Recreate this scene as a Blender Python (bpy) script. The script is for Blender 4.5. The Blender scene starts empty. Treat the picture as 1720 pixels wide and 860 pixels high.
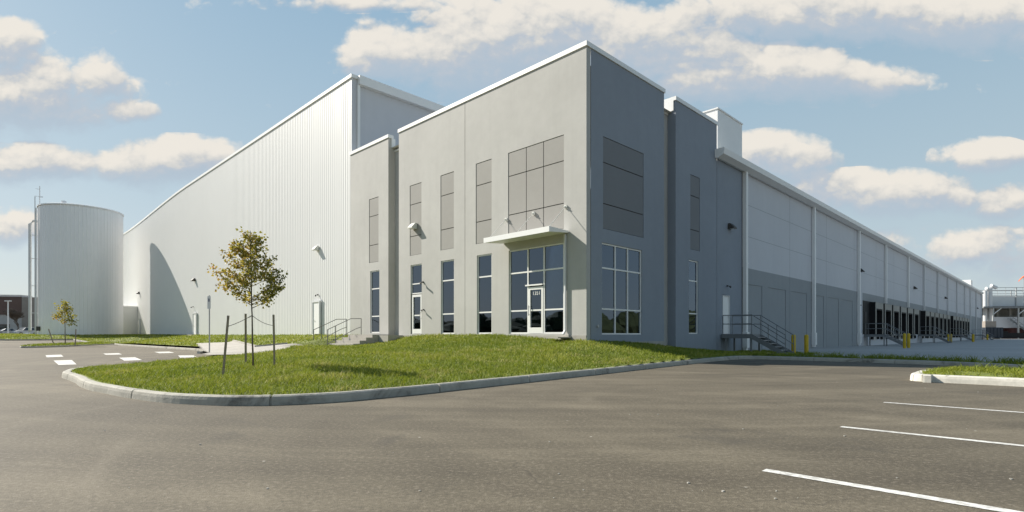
import bpy, math, random
import numpy as np
from mathutils import Vector, Matrix
sc = bpy.context.scene
COL = sc.collection
R = math.radians
random.seed(4)
rng = np.random.default_rng(7)
Q = math.sqrt(.5)
EYE = 1.08
F = 920.0

# ------------------------------------------------------------------ camera
cam = bpy.data.cameras.new('camera')
cam.sensor_width = 36.0
cam.lens = 36.0*F/1720
cam.shift_y = 132.5/1720
cam.clip_start = .1
cam.clip_end = 6000
co = bpy.data.objects.new('camera', cam)
COL.objects.link(co)
co.location = (0, 0, EYE)
co.rotation_euler = (R(90), 0, 0)
sc.camera = co

# ------------------------------------------------------------------ sun, sky, exposure
SUN_DIR = Vector((-(2.4+1)*Q, (2.4-1)*Q, 1.85)).normalized()      # from the ground to the sun
SUN_EL = math.asin(SUN_DIR.z)
SUN_AZ = math.atan2(SUN_DIR.x, SUN_DIR.y)
sl = bpy.data.lights.new('sun', 'SUN')
sl.energy = 5.0
sl.angle = R(.5)
sl.color = (1.0, .935, .835)
so = bpy.data.objects.new('sun', sl)
COL.objects.link(so)
so.rotation_euler = SUN_DIR.to_track_quat('Z', 'Y').to_euler()
so.location = (-40, 20, 60)
sc.view_settings.view_transform = 'Standard'
sc.view_settings.look = 'None'
sc.view_settings.gamma = 1
sc.view_settings.use_curve_mapping = False
sc.view_settings.exposure = .72

world = bpy.data.worlds.new('World')
sc.world = world
world.use_nodes = True
world.cycles.sampling_method = 'MANUAL'
world.cycles.sample_map_resolution = 512


class NT:
    """small helper to write node trees"""
    def __init__(s, tree):
        s.t = tree
        s.n = tree.nodes
        s.l = tree.links

    def node(s, typ, **kw):
        n = s.n.new(typ)
        for k, v in kw.items():
            setattr(n, k, v)
        return n

    def put(s, sock, v):
        if isinstance(v, bpy.types.NodeSocket):
            s.l.new(v, sock)
        else:
            sock.default_value = v

    def math(s, op, a, b=0.0, c=0.0, clamp=False):
        n = s.node('ShaderNodeMath', operation=op, use_clamp=clamp)
        s.put(n.inputs[0], a)
        s.put(n.inputs[1], b)
        s.put(n.inputs[2], c)
        return n.outputs[0]

    def mix(s, fac, a, b, blend='MIX'):
        n = s.node('ShaderNodeMix', data_type='RGBA', blend_type=blend)
        s.put(n.inputs[0], fac)
        s.put(n.inputs[6], a)
        s.put(n.inputs[7], b)
        return n.outputs[2]

    def noise(s, vec, scale, detail=4, rough=.5, dist=0.0):
        n = s.node('ShaderNodeTexNoise')
        if vec is not None:
            s.put(n.inputs['Vector'], vec)
        n.inputs['Scale'].default_value = scale
        n.inputs['Detail'].default_value = detail
        n.inputs['Roughness'].default_value = rough
        n.inputs['Distortion'].default_value = dist
        return n.outputs['Fac']

    def ramp(s, fac, stops):
        n = s.node('ShaderNodeValToRGB')
        e = n.color_ramp.elements
        while len(e) < len(stops):
            e.new(.5)
        for i, (p, c) in enumerate(stops):
            e[i].position = p
            e[i].color = c if len(c) == 4 else (*c, 1)
        s.put(n.inputs[0], fac)
        return n.outputs[0]

    def mapr(s, v, a, b, c, d, smooth=False):
        n = s.node('ShaderNodeMapRange')
        n.interpolation_type = 'SMOOTHSTEP' if smooth else 'LINEAR'
        s.put(n.inputs[0], v)
        for i, q in enumerate((a, b, c, d)):
            s.put(n.inputs[i+1], q)
        return n.outputs[0]

    def vec(s, x, y, z):
        n = s.node('ShaderNodeCombineXYZ')
        s.put(n.inputs[0], x)
        s.put(n.inputs[1], y)
        s.put(n.inputs[2], z)
        return n.outputs[0]


# cloud density as a node group of the direction's slopes
def az_el(px, py):
    x, y = (px-860)/F, (562.5-py)/F
    return x, y       # as slopes x/y and z/y: a bank of clouds with level bases standing to the north


CLOUDS = [  # centre px, centre py, half width, half height above, below, weight
    (70, 160, 150, 75, 75, 1.0), (5, 80, 65, 50, 60, .9), (150, 140, 60, 55, 40, .8), (60, 275, 130, 36, 45, .95), (290, 272, 150, 45, 45, 1.0),
    (640, 95, 85, 60, 45, 1.0), (770, 105, 170, 60, 60, 1.0), (880, 60, 180, 85, 110, 1.1), (1050, 80, 190, 85, 70, 1.0), (1215, 85, 70, 45, 35, .9),
    (1330, 125, 110, 52, 45, 1.0), (1390, 135, 160, 40, 40, 1.0), (1200, 140, 130, 34, 34, .9), (1400, 25, 290, 60, 50, 1.1), (1640, 35, 200, 60, 60, 1.1),
    (1300, 270, 110, 50, 45, .9), (1480, 325, 190, 42, 42, .95), (1660, 265, 95, 34, 32, 1.0), (1700, 345, 130, 40, 30, .7), (215, 190, 50, 22, 20, .6),
    (20, 385, 90, 36, 34, .7), (590, 5, 150, 22, 14, .45), (1640, 430, 220, 45, 40, .4)]
grp = bpy.data.node_groups.new('cloud_density', 'ShaderNodeTree')
grp.interface.new_socket('P', in_out='INPUT', socket_type='NodeSocketVector')
grp.interface.new_socket('D', in_out='OUTPUT', socket_type='NodeSocketFloat')
g = NT(grp)
gi = g.node('NodeGroupInput')
go = g.node('NodeGroupOutput')
sp = g.node('ShaderNodeSeparateXYZ')
g.l.new(gi.outputs[0], sp.inputs[0])
vm = g.node('ShaderNodeVectorMath', operation='MULTIPLY')
g.l.new(gi.outputs[0], vm.inputs[0])
vm.inputs[1].default_value = (1, 1.35, 1)
grp.interface.new_socket('H', in_out='OUTPUT', socket_type='NodeSocketFloat')
warp = g.node('ShaderNodeTexNoise', noise_dimensions='2D')
g.l.new(vm.outputs[0], warp.inputs['Vector'])
warp.inputs['Scale'].default_value = 22
warp.inputs['Detail'].default_value = 3
wv = g.node('ShaderNodeVectorMath', operation='MULTIPLY_ADD')
g.l.new(warp.outputs['Color'], wv.inputs[0])
wv.inputs[1].default_value = (.035, .035, .035)
g.l.new(vm.outputs[0], wv.inputs[2])


def billow(scale):
    v = g.node('ShaderNodeTexVoronoi', feature='F1', voronoi_dimensions='2D')
    g.l.new(wv.outputs[0], v.inputs['Vector'])
    v.inputs['Scale'].default_value = scale
    return g.math('SUBTRACT', .42, v.outputs['Distance'])


n1n = g.node('ShaderNodeTexNoise', noise_dimensions='2D')
g.l.new(vm.outputs[0], n1n.inputs['Vector'])
n1n.inputs['Scale'].default_value = 7
n1n.inputs['Detail'].default_value = 7
n1n.inputs['Roughness'].default_value = .6
n1 = n1n.outputs['Fac']
puff = g.math('ADD', g.math('MULTIPLY', billow(13), 1.15), g.math('ADD', g.math('MULTIPLY', billow(31), .55), g.math('MULTIPLY', billow(75), .25)))
tex = g.math('ADD', g.math('MULTIPLY', puff, .62), g.math('MULTIPLY', g.math('SUBTRACT', n1, .5), 2.0))
azw = g.math('ADD', sp.outputs[0], g.math('MULTIPLY', g.math('SUBTRACT', n1, .5), .05))
elw = sp.outputs[1]
acc = None
hs = None
ws = None
for (px, py, hw, hu, hd, wt) in CLOUDS:
    a0, e0 = az_el(px, py)
    aw = (az_el(px+hw, py)[0]-az_el(px-hw, py)[0])/2
    eu = az_el(px, py-hu)[1]-e0
    ed = e0-az_el(px, py+hd)[1]
    dx = g.math('DIVIDE', g.math('SUBTRACT', azw, a0), aw)
    de = g.math('SUBTRACT', elw, e0)
    dy = g.math('MAXIMUM', g.math('DIVIDE', de, eu), g.math('DIVIDE', de, -ed))
    r2 = g.math('ADD', g.math('MULTIPLY', dx, dx), g.math('MULTIPLY', dy, dy))
    b = g.math('MULTIPLY', g.math('SUBTRACT', 1.0, r2), wt)
    acc = b if acc is None else g.math('SMOOTH_MAX', acc, b, .25)
    wgt = g.math('MAXIMUM', g.math('ADD', b, .25), .0005)
    up_ = g.math('MULTIPLY', g.math('DIVIDE', de, eu), wgt)
    hs = up_ if hs is None else g.math('ADD', hs, up_)
    ws = wgt if ws is None else g.math('ADD', ws, wgt)
acc = g.math('MAXIMUM', acc, -.75)
d = g.math('ADD', g.math('ADD', acc, .24), tex)
g.l.new(d, go.inputs[0])
g.l.new(g.math('DIVIDE', hs, ws), go.inputs[1])

w = NT(world.node_tree)
w.n.clear()
wo = w.node('ShaderNodeOutputWorld')
bg = w.node('ShaderNodeBackground')
sky = w.node('ShaderNodeTexSky', sky_type='NISHITA')
sky.sun_disc = False
sky.sun_elevation = SUN_EL
sky.sun_rotation = SUN_AZ
sky.air_density = 1.0
sky.dust_density = 1.6
sky.ozone_density = 1.2
tc = w.node('ShaderNodeTexCoord')
sp = w.node('ShaderNodeSeparateXYZ')
w.l.new(tc.outputs['Generated'], sp.inputs[0])
ay = w.math('MAXIMUM', w.math('ABSOLUTE', sp.outputs[1]), .12)
az = w.math('DIVIDE', sp.outputs[0], ay)
ce = w.math('DIVIDE', sp.outputs[2], ay)
el = w.math('ARCSINE', sp.outputs[2])


def dens(daz, de):
    n = w.node('ShaderNodeGroup')
    n.node_tree = grp
    w.put(n.inputs[0], w.vec(w.math('ADD', az, daz), w.math('ADD', ce, de), 0.0))
    return n


n0 = dens(0, 0)
d0 = n0.outputs[0]
hh = w.math('MAXIMUM', w.math('MINIMUM', n0.outputs[1], 1.2), -1.2)
d1 = dens(-.022, .038).outputs[0]
d2 = dens(-.006, .010).outputs[0]
# crisp on top, dissolving underneath
soft = w.mapr(hh, -.9, .3, 1.05, .58)
mask = w.mapr(d0, -.10, soft, 0, 1, True)
mask = w.math('MULTIPLY', mask, w.mapr(hh, -1.1, -.2, .55, 1))
lk = w.math('ADD', w.math('MULTIPLY', w.math('SUBTRACT', d0, d1), .30), w.math('MULTIPLY', w.math('SUBTRACT', d0, d2), .38))
lit = w.mapr(w.math('ADD', lk, w.math('MULTIPLY', hh, .42)), -.42, .62, 0, 1, True)
ccol = w.ramp(lit, [(0, (3.25, 3.85, 4.5)), (.35, (3.75, 4.05, 4.45)), (.6, (4.75, 4.7, 4.55)), (1, (6.3, 5.9, 5.3))])
skyc = w.node('ShaderNodeMix', data_type='RGBA', blend_type='MIX')
# the clear sky: thin haze over the sky texture, zenith darkened to cut fill
hz = w.ramp(w.mapr(el, 0, 1.3, 0, 1), [(0, (4.3, 4.85, 5.05)), (.2, (3.15, 4.1, 4.65)), (.42, (2.2, 3.4, 4.4)), (.7, (.9, 1.75, 2.9)), (1, (.6, 1.3, 2.4))])
w.put(skyc.inputs[0], .86)
w.put(skyc.inputs[6], sky.outputs[0])
w.put(skyc.inputs[7], hz)
fin = w.mix(w.math('MULTIPLY', mask, .93), skyc.outputs[2], ccol)
w.put(bg.inputs[0], fin)
bg.inputs[1].default_value = .085
w.l.new(bg.outputs[0], wo.inputs[0])


# ------------------------------------------------------------------ materials
def mat(name, build):
    m = bpy.data.materials.new(name)
    m.use_nodes = True
    t = NT(m.node_tree)
    bs = t.n['Principled BSDF']
    build(t, bs)
    return m


def obj_co(t):
    return t.node('ShaderNodeTexCoord').outputs['Object']


def bump(t, bs, h, dist=.01, strength=.5):
    b = t.node('ShaderNodeBump')
    b.inputs['Distance'].default_value = dist
    b.inputs['Strength'].default_value = strength
    t.put(b.inputs['Height'], h)
    t.l.new(b.outputs[0], bs.inputs['Normal'])


def painted(name, col, rough=.6, var=.06, scale=.35, metal=0.0, bumpy=0.0, streak=0.0, spec=.3):
    def f(t, bs):
        c = obj_co(t)
        n = t.noise(c, scale, 6, .6, .3)
        n2 = t.noise(c, scale*9, 5, .6)
        k = t.math('ADD', t.math('MULTIPLY', n, .7), t.math('MULTIPLY', n2, .3))
        lo = tuple(x*(1-var*1.6) for x in col)
        hi = tuple(min(1, x*(1+var*1.6)) for x in col)
        out = t.ramp(k, [(.3, lo), (.7, hi)])
        if streak:
            mp = t.node('ShaderNodeMapping')
            t.l.new(c, mp.inputs[0])
            mp.inputs['Scale'].default_value = (2.2, 2.2, .12)
            s = t.noise(mp.outputs[0], 1.0, 5, .65)
            out = t.mix(t.mapr(s, .5, .8, 0, streak), out, tuple(x*.72 for x in col)+(1,))
        t.put(bs.inputs['Base Color'], out)
        bs.inputs['Roughness'].default_value = rough
        bs.inputs['Metallic'].default_value = metal
        bs.inputs['Specular IOR Level'].default_value = spec
        if bumpy:
            bump(t, bs, t.noise(c, 14, 4, .6), .006, bumpy)
    return mat(name, f)


M = {}
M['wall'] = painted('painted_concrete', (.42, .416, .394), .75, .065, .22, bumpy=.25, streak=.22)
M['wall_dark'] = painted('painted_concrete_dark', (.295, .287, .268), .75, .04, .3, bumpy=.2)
M['wall_blue_grey'] = painted('painted_concrete_blue_grey', (.25, .28, .325), .75, .05, .25, bumpy=.2, streak=.18)  # dock-side faces: the building's second, darker blue-grey paint
M['panel_blue_grey'] = painted('recess_paint_blue_grey', (.185, .195, .21), .75, .03, .3, bumpy=.2)  # darker paint of the recessed panels on the dock side
M['wing_light'] = painted('painted_concrete_light', (.56, .57, .60), .75, .03, .18, bumpy=.2, streak=.12)
M['wing_grey'] = painted('painted_concrete_grey', (.29, .31, .325), .75, .04, .2, bumpy=.2, streak=.12)
M['joint'] = painted('joint_sealant', (.10, .10, .10), .8)
M['base_concrete'] = painted('foundation_concrete', (.36, .345, .31), .85, .12, 1.2, bumpy=.5)
M['metal_white'] = painted('white_metal_panel', (.665, .668, .655), .5, .02, .08, streak=.05, spec=.45)
M['coping'] = painted('white_coping', (.78, .78, .77), .4, .02, .5, spec=.5)
M['trim'] = painted('white_trim', (.62, .63, .64), .45, .03, .6, spec=.5)
M['alu'] = painted('window_aluminium', (.74, .74, .72), .35, .02, 1.0, spec=.5)
M['roof'] = painted('roof_membrane', (.6, .6, .58), .8, .06, .2)
M['tank'] = painted('tank_steel', (.80, .80, .81), .45, .025, .15, metal=.08, streak=.1, spec=.5)
M['steel'] = painted('grey_painted_steel', (.17, .18, .19), .45, .08, 2, spec=.5)
M['galv'] = painted('galvanised_steel', (.42, .43, .44), .4, .08, 3, metal=.5, spec=.5)
M['rail'] = painted('rail_steel', (.20, .195, .18), .5, .08, 3, spec=.4)
M['black'] = painted('black_rubber', (.012, .012, .013), .7, .1, 2)
M['dock_pad'] = painted('dock_pad_vinyl', (.34, .325, .29), .7, .08, 1.5)
M['door_dark'] = painted('dark_dock_door', (.016, .017, .018), .6, .1, 1)
M['yellow'] = painted('yellow_bollard', (.55, .38, .015), .5, .12, 3, spec=.4)
M['lamp_bronze'] = painted('lamp_bronze', (.055, .052, .048), .5, .1, 4)
M['lamp_white'] = painted('lamp_white', (.62, .62, .58), .4, .05, 4)
M['bark'] = painted('young_bark', (.13, .105, .085), .9, .25, 12, bumpy=.8)
M['wood'] = painted('stake_wood', (.27, .225, .175), .9, .2, 8, bumpy=.6)
M['strap'] = painted('green_strap', (.055, .06, .055), .8, .1, 8)
M['brown_wall'] = painted('brown_masonry', (.15, .10, .085), .9, .12, .3)
M['beige_wall'] = painted('beige_masonry', (.30, .265, .235), .9, .10, .3)
M['pale_wall'] = painted('pale_masonry', (.46, .44, .42), .9, .08, .3)
M['container'] = painted('dark_container', (.025, .035, .05), .5, .15, .8)
M['red_base'] = painted('red_brick_base', (.09, .04, .037), .9, .2, .6)
M['sock'] = painted('windsock_fabric', (.75, .16, .06), .8, .08, 3)
M['tyre'] = painted('tyre', (.02, .02, .02), .8)
M['rim'] = painted('wheel_rim', (.45, .45, .46), .3, metal=.8)
M['light_glass'] = painted('headlight', (.75, .75, .75), .15, spec=.6)
M['red_light'] = painted('tail_light', (.35, .02, .02), .2, spec=.6)
M['car_white'] = painted('car_paint_white', (.62, .63, .63), .22, .02, 1, spec=.6)
M['car_silver'] = painted('car_paint_silver', (.42, .44, .44), .25, .02, 1, spec=.6)
M['inside'] = painted('interior_paint', (.24, .235, .22), .8, .05, .4)
M['inside_floor'] = painted('interior_floor', (.22, .21, .19), .5, .06, .6)
M['sign_white'] = painted('sign_white', (.7, .7, .68), .5, .03, 3)
M['sign_dark'] = painted('sign_dark', (.05, .07, .12), .5, .03, 3)


def _glass(t, bs):
    out = t.n['Material Output']
    c = obj_co(t)
    gl = t.node('ShaderNodeBsdfGlossy')
    gl.inputs['Roughness'].default_value = .015
    gl.inputs['Color'].default_value = (.62, .74, .92, 1)
    b = t.node('ShaderNodeBump')
    b.inputs['Distance'].default_value = .004
    b.inputs['Strength'].default_value = .25
    t.put(b.inputs['Height'], t.noise(c, .9, 1, .4))
    t.l.new(b.outputs[0], gl.inputs['Normal'])
    tr = t.node('ShaderNodeBsdfTransparent')
    tr.inputs['Color'].default_value = (.34, .37, .37, 1)
    fr = t.node('ShaderNodeFresnel')
    fr.inputs['IOR'].default_value = 1.5
    mx = t.node('ShaderNodeMixShader')
    t.put(mx.inputs[0], t.math('ADD', t.math('MULTIPLY', fr.outputs[0], 1.0), .10, clamp=True))
    t.l.new(tr.outputs[0], mx.inputs[1])
    t.l.new(gl.outputs[0], mx.inputs[2])
    t.l.new(mx.outputs[0], out.inputs[0])


M['glass'] = mat('tinted_glass', _glass)
M['car_glass'] = painted('car_glass', (.02, .025, .03), .06, spec=.8)


def _asphalt(t, bs):
    c = obj_co(t)
    big = t.noise(c, .09, 5, .55, .6)
    mid = t.noise(c, .7, 6, .6, .4)
    fine = t.noise(c, 90, 3, .75)
    grit = t.noise(c, 26, 4, .7)
    vor = t.node('ShaderNodeTexVoronoi')
    t.put(vor.inputs['Vector'], c)
    vor.inputs['Scale'].default_value = 95
    # tyre scrub: arcs swept round the turning circle and along the drive
    sp = t.node('ShaderNodeSeparateXYZ')
    t.l.new(c, sp.inputs[0])

    def arcs(cx, cy, freq, seed):
        dx = t.math('SUBTRACT', sp.outputs[0], cx)
        dy = t.math('SUBTRACT', sp.outputs[1], cy)
        rr = t.math('SQRT', t.math('ADD', t.math('MULTIPLY', dx, dx), t.math('MULTIPLY', dy, dy)))
        rr = t.math('ADD', rr, t.math('MULTIPLY', t.math('SUBTRACT', big, .5), 1.6))
        an = t.math('ARCTAN2', dy, dx)
        return t.noise(t.vec(t.math('MULTIPLY', rr, freq), t.math('MULTIPLY', an, 1.3), seed), 1.0, 7, .6)
    s1 = arcs(1.0, 32.0, 1.5, 3.0)
    s2 = arcs(4.2, 8.0, 1.3, 8.0)
    s3 = arcs(-20.0, -14.0, 1.1, 5.0)
    st = t.math('ADD', t.math('ADD', t.math('MULTIPLY', s1, .5), t.math('MULTIPLY', s2, .25)), t.math('MULTIPLY', s3, .3))
    k = t.math('ADD', t.math('MULTIPLY', big, .5), t.math('MULTIPLY', mid, .22))
    k = t.math('ADD', k, t.math('MULTIPLY', st, .85))
    k = t.mapr(k, .68, .97, 0, 1)
    col = t.ramp(k, [(0, (.086, .073, .051)), (.4, (.124, .106, .074)), (.7, (.170, .146, .103)), (1, (.240, .207, .148))])
    col = t.mix(t.mapr(fine, .35, .7, 0, .5), col, (.058, .050, .040, 1))
    col = t.mix(t.mapr(grit, .52, .72, 0, .65), col, (.055, .048, .039, 1))
    col = t.mix(t.mapr(grit, .48, .28, 0, .6), col, (.26, .225, .175, 1))
    col = t.mix(t.mapr(vor.outputs['Distance'], 0, .22, .34, 0), col, (.30, .275, .24, 1))
    # worn dark patches of open aggregate
    pt = t.mapr(t.noise(c, .55, 7, .7, .8), .56, .70, 0, .6, True)
    col = t.mix(t.math('MULTIPLY', pt, t.mapr(fine, .4, .6, .3, 1)), col, (.045, .042, .038, 1))
    # dark tyre lines left by turning lorries
    tl = t.mapr(arcs(1.0, 33.5, 3.1, 21.0), .60, .72, 0, .42, True)
    tl = t.math('MULTIPLY', tl, t.mapr(big, .4, .6, .2, 1))
    col = t.mix(tl, col, (.060, .052, .042, 1))
    # pale dust swept into arcs
    dl = t.mapr(arcs(4.2, 8.6, 1.9, 33.0), .56, .74, 0, .22, True)
    col = t.mix(dl, col, (.235, .205, .155, 1))
    # hairline cracks
    cv = t.node('ShaderNodeTexVoronoi', feature='DISTANCE_TO_EDGE')
    wn = t.node('ShaderNodeTexNoise')
    t.put(wn.inputs['Vector'], c)
    wn.inputs['Scale'].default_value = 1.2
    wa = t.node('ShaderNodeVectorMath', operation='ADD')
    t.l.new(c, wa.inputs[0])
    t.l.new(wn.outputs['Color'], wa.inputs[1])
    t.put(cv.inputs['Vector'], wa.outputs[0])
    cv.inputs['Scale'].default_value = .16
    col = t.mix(t.math('MULTIPLY', t.mapr(cv.outputs['Distance'], .0006, .0022, .28, 0), t.mapr(mid, .42, .55, 0, 1)), col, (.03, .027, .023, 1))
    # sandy silt near some edges
    sd = t.mapr(t.noise(c, .33, 5, .6, 1.2), .64, .8, 0, .5, True)
    col = t.mix(sd, col, (.24, .195, .145, 1))
    # pale specks of grit
    v2 = t.node('ShaderNodeTexVoronoi')
    t.put(v2.inputs['Vector'], c)
    v2.inputs['Scale'].default_value = 1.6
    col = t.mix(t.mapr(v2.outputs['Distance'], .012, .03, .8, 0), col, (.5, .48, .42, 1))
    t.put(bs.inputs['Base Color'], col)
    bs.inputs['Roughness'].default_value = .82
    bs.inputs['Specular IOR Level'].default_value = .3
    bump(t, bs, t.math('ADD', fine, t.math('MULTIPLY', vor.outputs['Distance'], .8)), .006, .35)


M['asphalt'] = mat('asphalt', _asphalt)


def _court(t, bs):
    c = obj_co(t)
    big = t.noise(c, .12, 6, .6, .5)
    fine = t.noise(c, 9, 4, .6)
    k = t.math('ADD', t.math('MULTIPLY', big, .75), t.math('MULTIPLY', fine, .25))
    col = t.ramp(k, [(.3, (.30, .295, .285)), (.7, (.43, .42, .40))])
    br = t.node('ShaderNodeTexBrick')
    t.put(br.inputs['Vector'], c)
    br.inputs['Scale'].default_value = 1
    br.inputs['Brick Width'].default_value = 5
    br.inputs['Row Height'].default_value = 5
    br.inputs['Mortar Size'].default_value = .03
    br.offset = 0
    col = t.mix(t.math('MULTIPLY', br.outputs['Fac'], .6), col, (.12, .115, .11, 1))
    t.put(bs.inputs['Base Color'], col)
    bs.inputs['Roughness'].default_value = .85


M['court'] = mat('court_concrete', _court)


def _kerb(t, bs):
    c = obj_co(t)
    n = t.noise(c, 1.1, 7, .65, .5)
    n2 = t.noise(c, 9, 5, .7)
    k = t.math('ADD', t.math('MULTIPLY', n, .6), t.math('MULTIPLY', n2, .4))
    col = t.ramp(k, [(.28, (.16, .15, .13)), (.42, (.33, .315, .27)), (.7, (.46, .44, .385))])
    st = t.mapr(t.noise(c, .45, 6, .72, 1.5), .53, .66, 0, .85, True)
    col = t.mix(t.math('MULTIPLY', st, t.mapr(n2, .35, .6, .2, 1)), col, (.06, .056, .05, 1))
    t.put(bs.inputs['Base Color'], col)
    bs.inputs['Roughness'].default_value = .9
    bump(t, bs, n2, .02, .6)


M['kerb'] = mat('kerb_concrete', _kerb)
M['kerb_white'] = painted('kerb_white', (.56, .54, .48), .85, .16, 1.6, bumpy=.6, streak=.4)
M['path'] = painted('path_concrete', (.37, .35, .315), .88, .10, .8, bumpy=.4)


def _paint(t, bs):
    c = obj_co(t)
    n = t.noise(c, 20, 5, .7)
    n2 = t.noise(c, 1.2, 3, .6)
    w_ = t.mapr(t.math('ADD', t.math('MULTIPLY', n, .7), t.math('MULTIPLY', n2, .3)), .44, .58, 1, 0)
    t.put(bs.inputs['Base Color'], t.mix(t.math('MULTIPLY', w_, .55), (.70, .69, .65, 1), (.2, .185, .165, 1)))
    bs.inputs['Roughness'].default_value = .7
    bump(t, bs, n, .006, .4)


M['paint'] = mat('road_paint', _paint)


def _soil(t, bs):
    c = obj_co(t)
    n = t.noise(c, .5, 6, .6, .5)
    n2 = t.noise(c, 6, 5, .7)
    k = t.math('ADD', t.math('MULTIPLY', n, .55), t.math('MULTIPLY', n2, .45))
    t.put(bs.inputs['Base Color'], t.ramp(k, [(.32, (.10, .125, .025)), (.5, (.16, .19, .035)), (.68, (.25, .245, .065))]))
    bs.inputs['Roughness'].default_value = .95
    bump(t, bs, n2, .06, .8)


M['lawn'] = mat('lawn_soil', _soil)


def _blade(t, bs):
    a = t.node('ShaderNodeAttribute')
    a.attribute_name = 'tint'
    t.put(bs.inputs['Base Color'], t.ramp(a.outputs['Fac'], [(0, (.085, .135, .015)), (.45, (.20, .245, .030)), (.8, (.33, .33, .055)), (1, (.50, .44, .20))]))
    bs.inputs['Roughness'].default_value = .65
    bs.inputs['Specular IOR Level'].default_value = .25
    tl = t.node('ShaderNodeBsdfTranslucent')
    t.put(tl.inputs[0], t.ramp(a.outputs['Fac'], [(0, (.11, .17, .012)), (.8, (.30, .33, .035)), (1, (.4, .35, .12))]))
    mx = t.node('ShaderNodeMixShader')
    mx.inputs[0].default_value = .35
    t.l.new(bs.outputs[0], mx.inputs[1])
    t.l.new(tl.outputs[0], mx.inputs[2])
    t.l.new(mx.outputs[0], t.n['Material Output'].inputs[0])


M['blade'] = mat('grass_blade', _blade)


def _leaf(t, bs):
    a = t.node('ShaderNodeAttribute')
    a.attribute_name = 'tint'
    cols = [(0, (.07, .09, .016)), (.35, (.20, .195, .03)), (.65, (.36, .29, .045)), (.85, (.43, .26, .045)), (1, (.36, .16, .035))]
    t.put(bs.inputs['Base Color'], t.ramp(a.outputs['Fac'], cols))
    bs.inputs['Roughness'].default_value = .5
    tl = t.node('ShaderNodeBsdfTranslucent')
    t.put(tl.inputs[0], t.ramp(a.outputs['Fac'], [(p, tuple(min(1, x*1.25) for x in c)) for p, c in cols]))
    mx = t.node('ShaderNodeMixShader')
    mx.inputs[0].default_value = .4
    t.l.new(bs.outputs[0], mx.inputs[1])
    t.l.new(tl.outputs[0], mx.inputs[2])
    t.l.new(mx.outputs[0], t.n['Material Output'].inputs[0])


M['leaf'] = mat('autumn_leaf', _leaf)


def _wood_mass(t, bs):
    c = obj_co(t)
    t.put(bs.inputs['Base Color'], t.ramp(t.noise(c, .35, 5, .6), [(.3, (.03, .04, .015)), (.7, (.07, .085, .03))]))
    bs.inputs['Roughness'].default_value = .9


M['woods'] = mat('distant_woods', _wood_mass)


# ------------------------------------------------------------------ mesh helpers
class MB:
    def __init__(s):
        s.v, s.f = [], []

    def add(s, vs, fs):
        o = len(s.v)
        s.v += [tuple(p) for p in vs]
        s.f += [tuple(i+o for i in q) for q in fs]
        return s

    def quad(s, *p):
        return s.add(p, [tuple(range(len(p)))])

    def box(s, x0, x1, y0, y1, z0, z1):
        x0, x1 = min(x0, x1), max(x0, x1)
        y0, y1 = min(y0, y1), max(y0, y1)
        z0, z1 = min(z0, z1), max(z0, z1)
        v = [(x, y, z) for z in (z0, z1) for y in (y0, y1) for x in (x0, x1)]
        return s.add(v, [(0, 2, 3, 1), (4, 5, 7, 6), (0, 1, 5, 4), (2, 6, 7, 3), (0, 4, 6, 2), (1, 3, 7, 5)])

    def tube(s, pts, r, n=8, r1=None, cap=True):
        pts = [Vector(p) for p in pts]
        rings = []
        m = len(pts)
        for i, p in enumerate(pts):
            d = (pts[min(i+1, m-1)]-pts[max(i-1, 0)])
            d = d.normalized() if d.length > 1e-9 else Vector((0, 0, 1))
            a = d.cross(Vector((0, 0, 1)) if abs(d.z) < .95 else Vector((1, 0, 0))).normalized()
            b = d.cross(a)
            rad = r if r1 is None else r+(r1-r)*i/max(1, m-1)
            rings.append([p+(a*math.cos(k*2*math.pi/n)+b*math.sin(k*2*math.pi/n))*rad for k in range(n)])
        vs = [q for rg in rings for q in rg]
        fs = [(i*n+k, i*n+(k+1) % n, (i+1)*n+(k+1) % n, (i+1)*n+k) for i in range(m-1) for k in range(n)]
        if cap:
            fs += [tuple(range(n))[::-1], tuple(range((m-1)*n, m*n))]
        return s.add(vs, fs)

    def bar(s, a, b, w, h=None):
        """rectangular bar between two points"""
        h = h or w
        a, b = Vector(a), Vector(b)
        d = (b-a).normalized()
        p = d.cross(Vector((0, 0, 1)) if abs(d.z) < .98 else Vector((0, 1, 0))).normalized()
        q = p.cross(d)
        vs = [e+p*(i*w/2)+q*(j*h/2) for e in (a, b) for i, j in ((-1, -1), (1, -1), (1, 1), (-1, 1))]
        return s.add(vs, [(3, 2, 1, 0), (4, 5, 6, 7), (0, 1, 5, 4), (1, 2, 6, 5), (2, 3, 7, 6), (3, 0, 4, 7)])

    def build(s, name, m, parent=None, smooth=False, loc=None):
        me = bpy.data.meshes.new(name)
        me.from_pydata(s.v, [], s.f)
        me.materials.append(M[m] if isinstance(m, str) else m)
        me.update()
        if smooth:
            me.polygons.foreach_set('use_smooth', [True]*len(me.polygons))
        o = bpy.data.objects.new(name, me)
        COL.objects.link(o)
        if parent:
            o.parent = parent
        if loc:
            o.location = loc
        return o


def tag(o, label=None, cat=None, group=None, kind=None):
    if label:
        o['label'] = label
    if cat:
        o['category'] = cat
    if group:
        o['group'] = group
    if kind:
        o['kind'] = kind
    return o


def thing(name, loc, rz=0, label=None, cat=None, group=None):
    o = bpy.data.objects.new(name, None)
    o.empty_display_size = .3
    COL.objects.link(o)
    o.location = loc
    o.rotation_euler = (0, 0, rz)
    return tag(o, label, cat, group)


def copy_tree(o, parent=None):
    c = o.copy()
    COL.objects.link(c)
    if parent:
        c.parent = parent
    for ch in list(o.children):
        copy_tree(ch, c)
    return c


# the front corner of the building: local x runs along the dock side, local y along the entrance side
CX, CY = 3.03, 22.3


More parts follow.
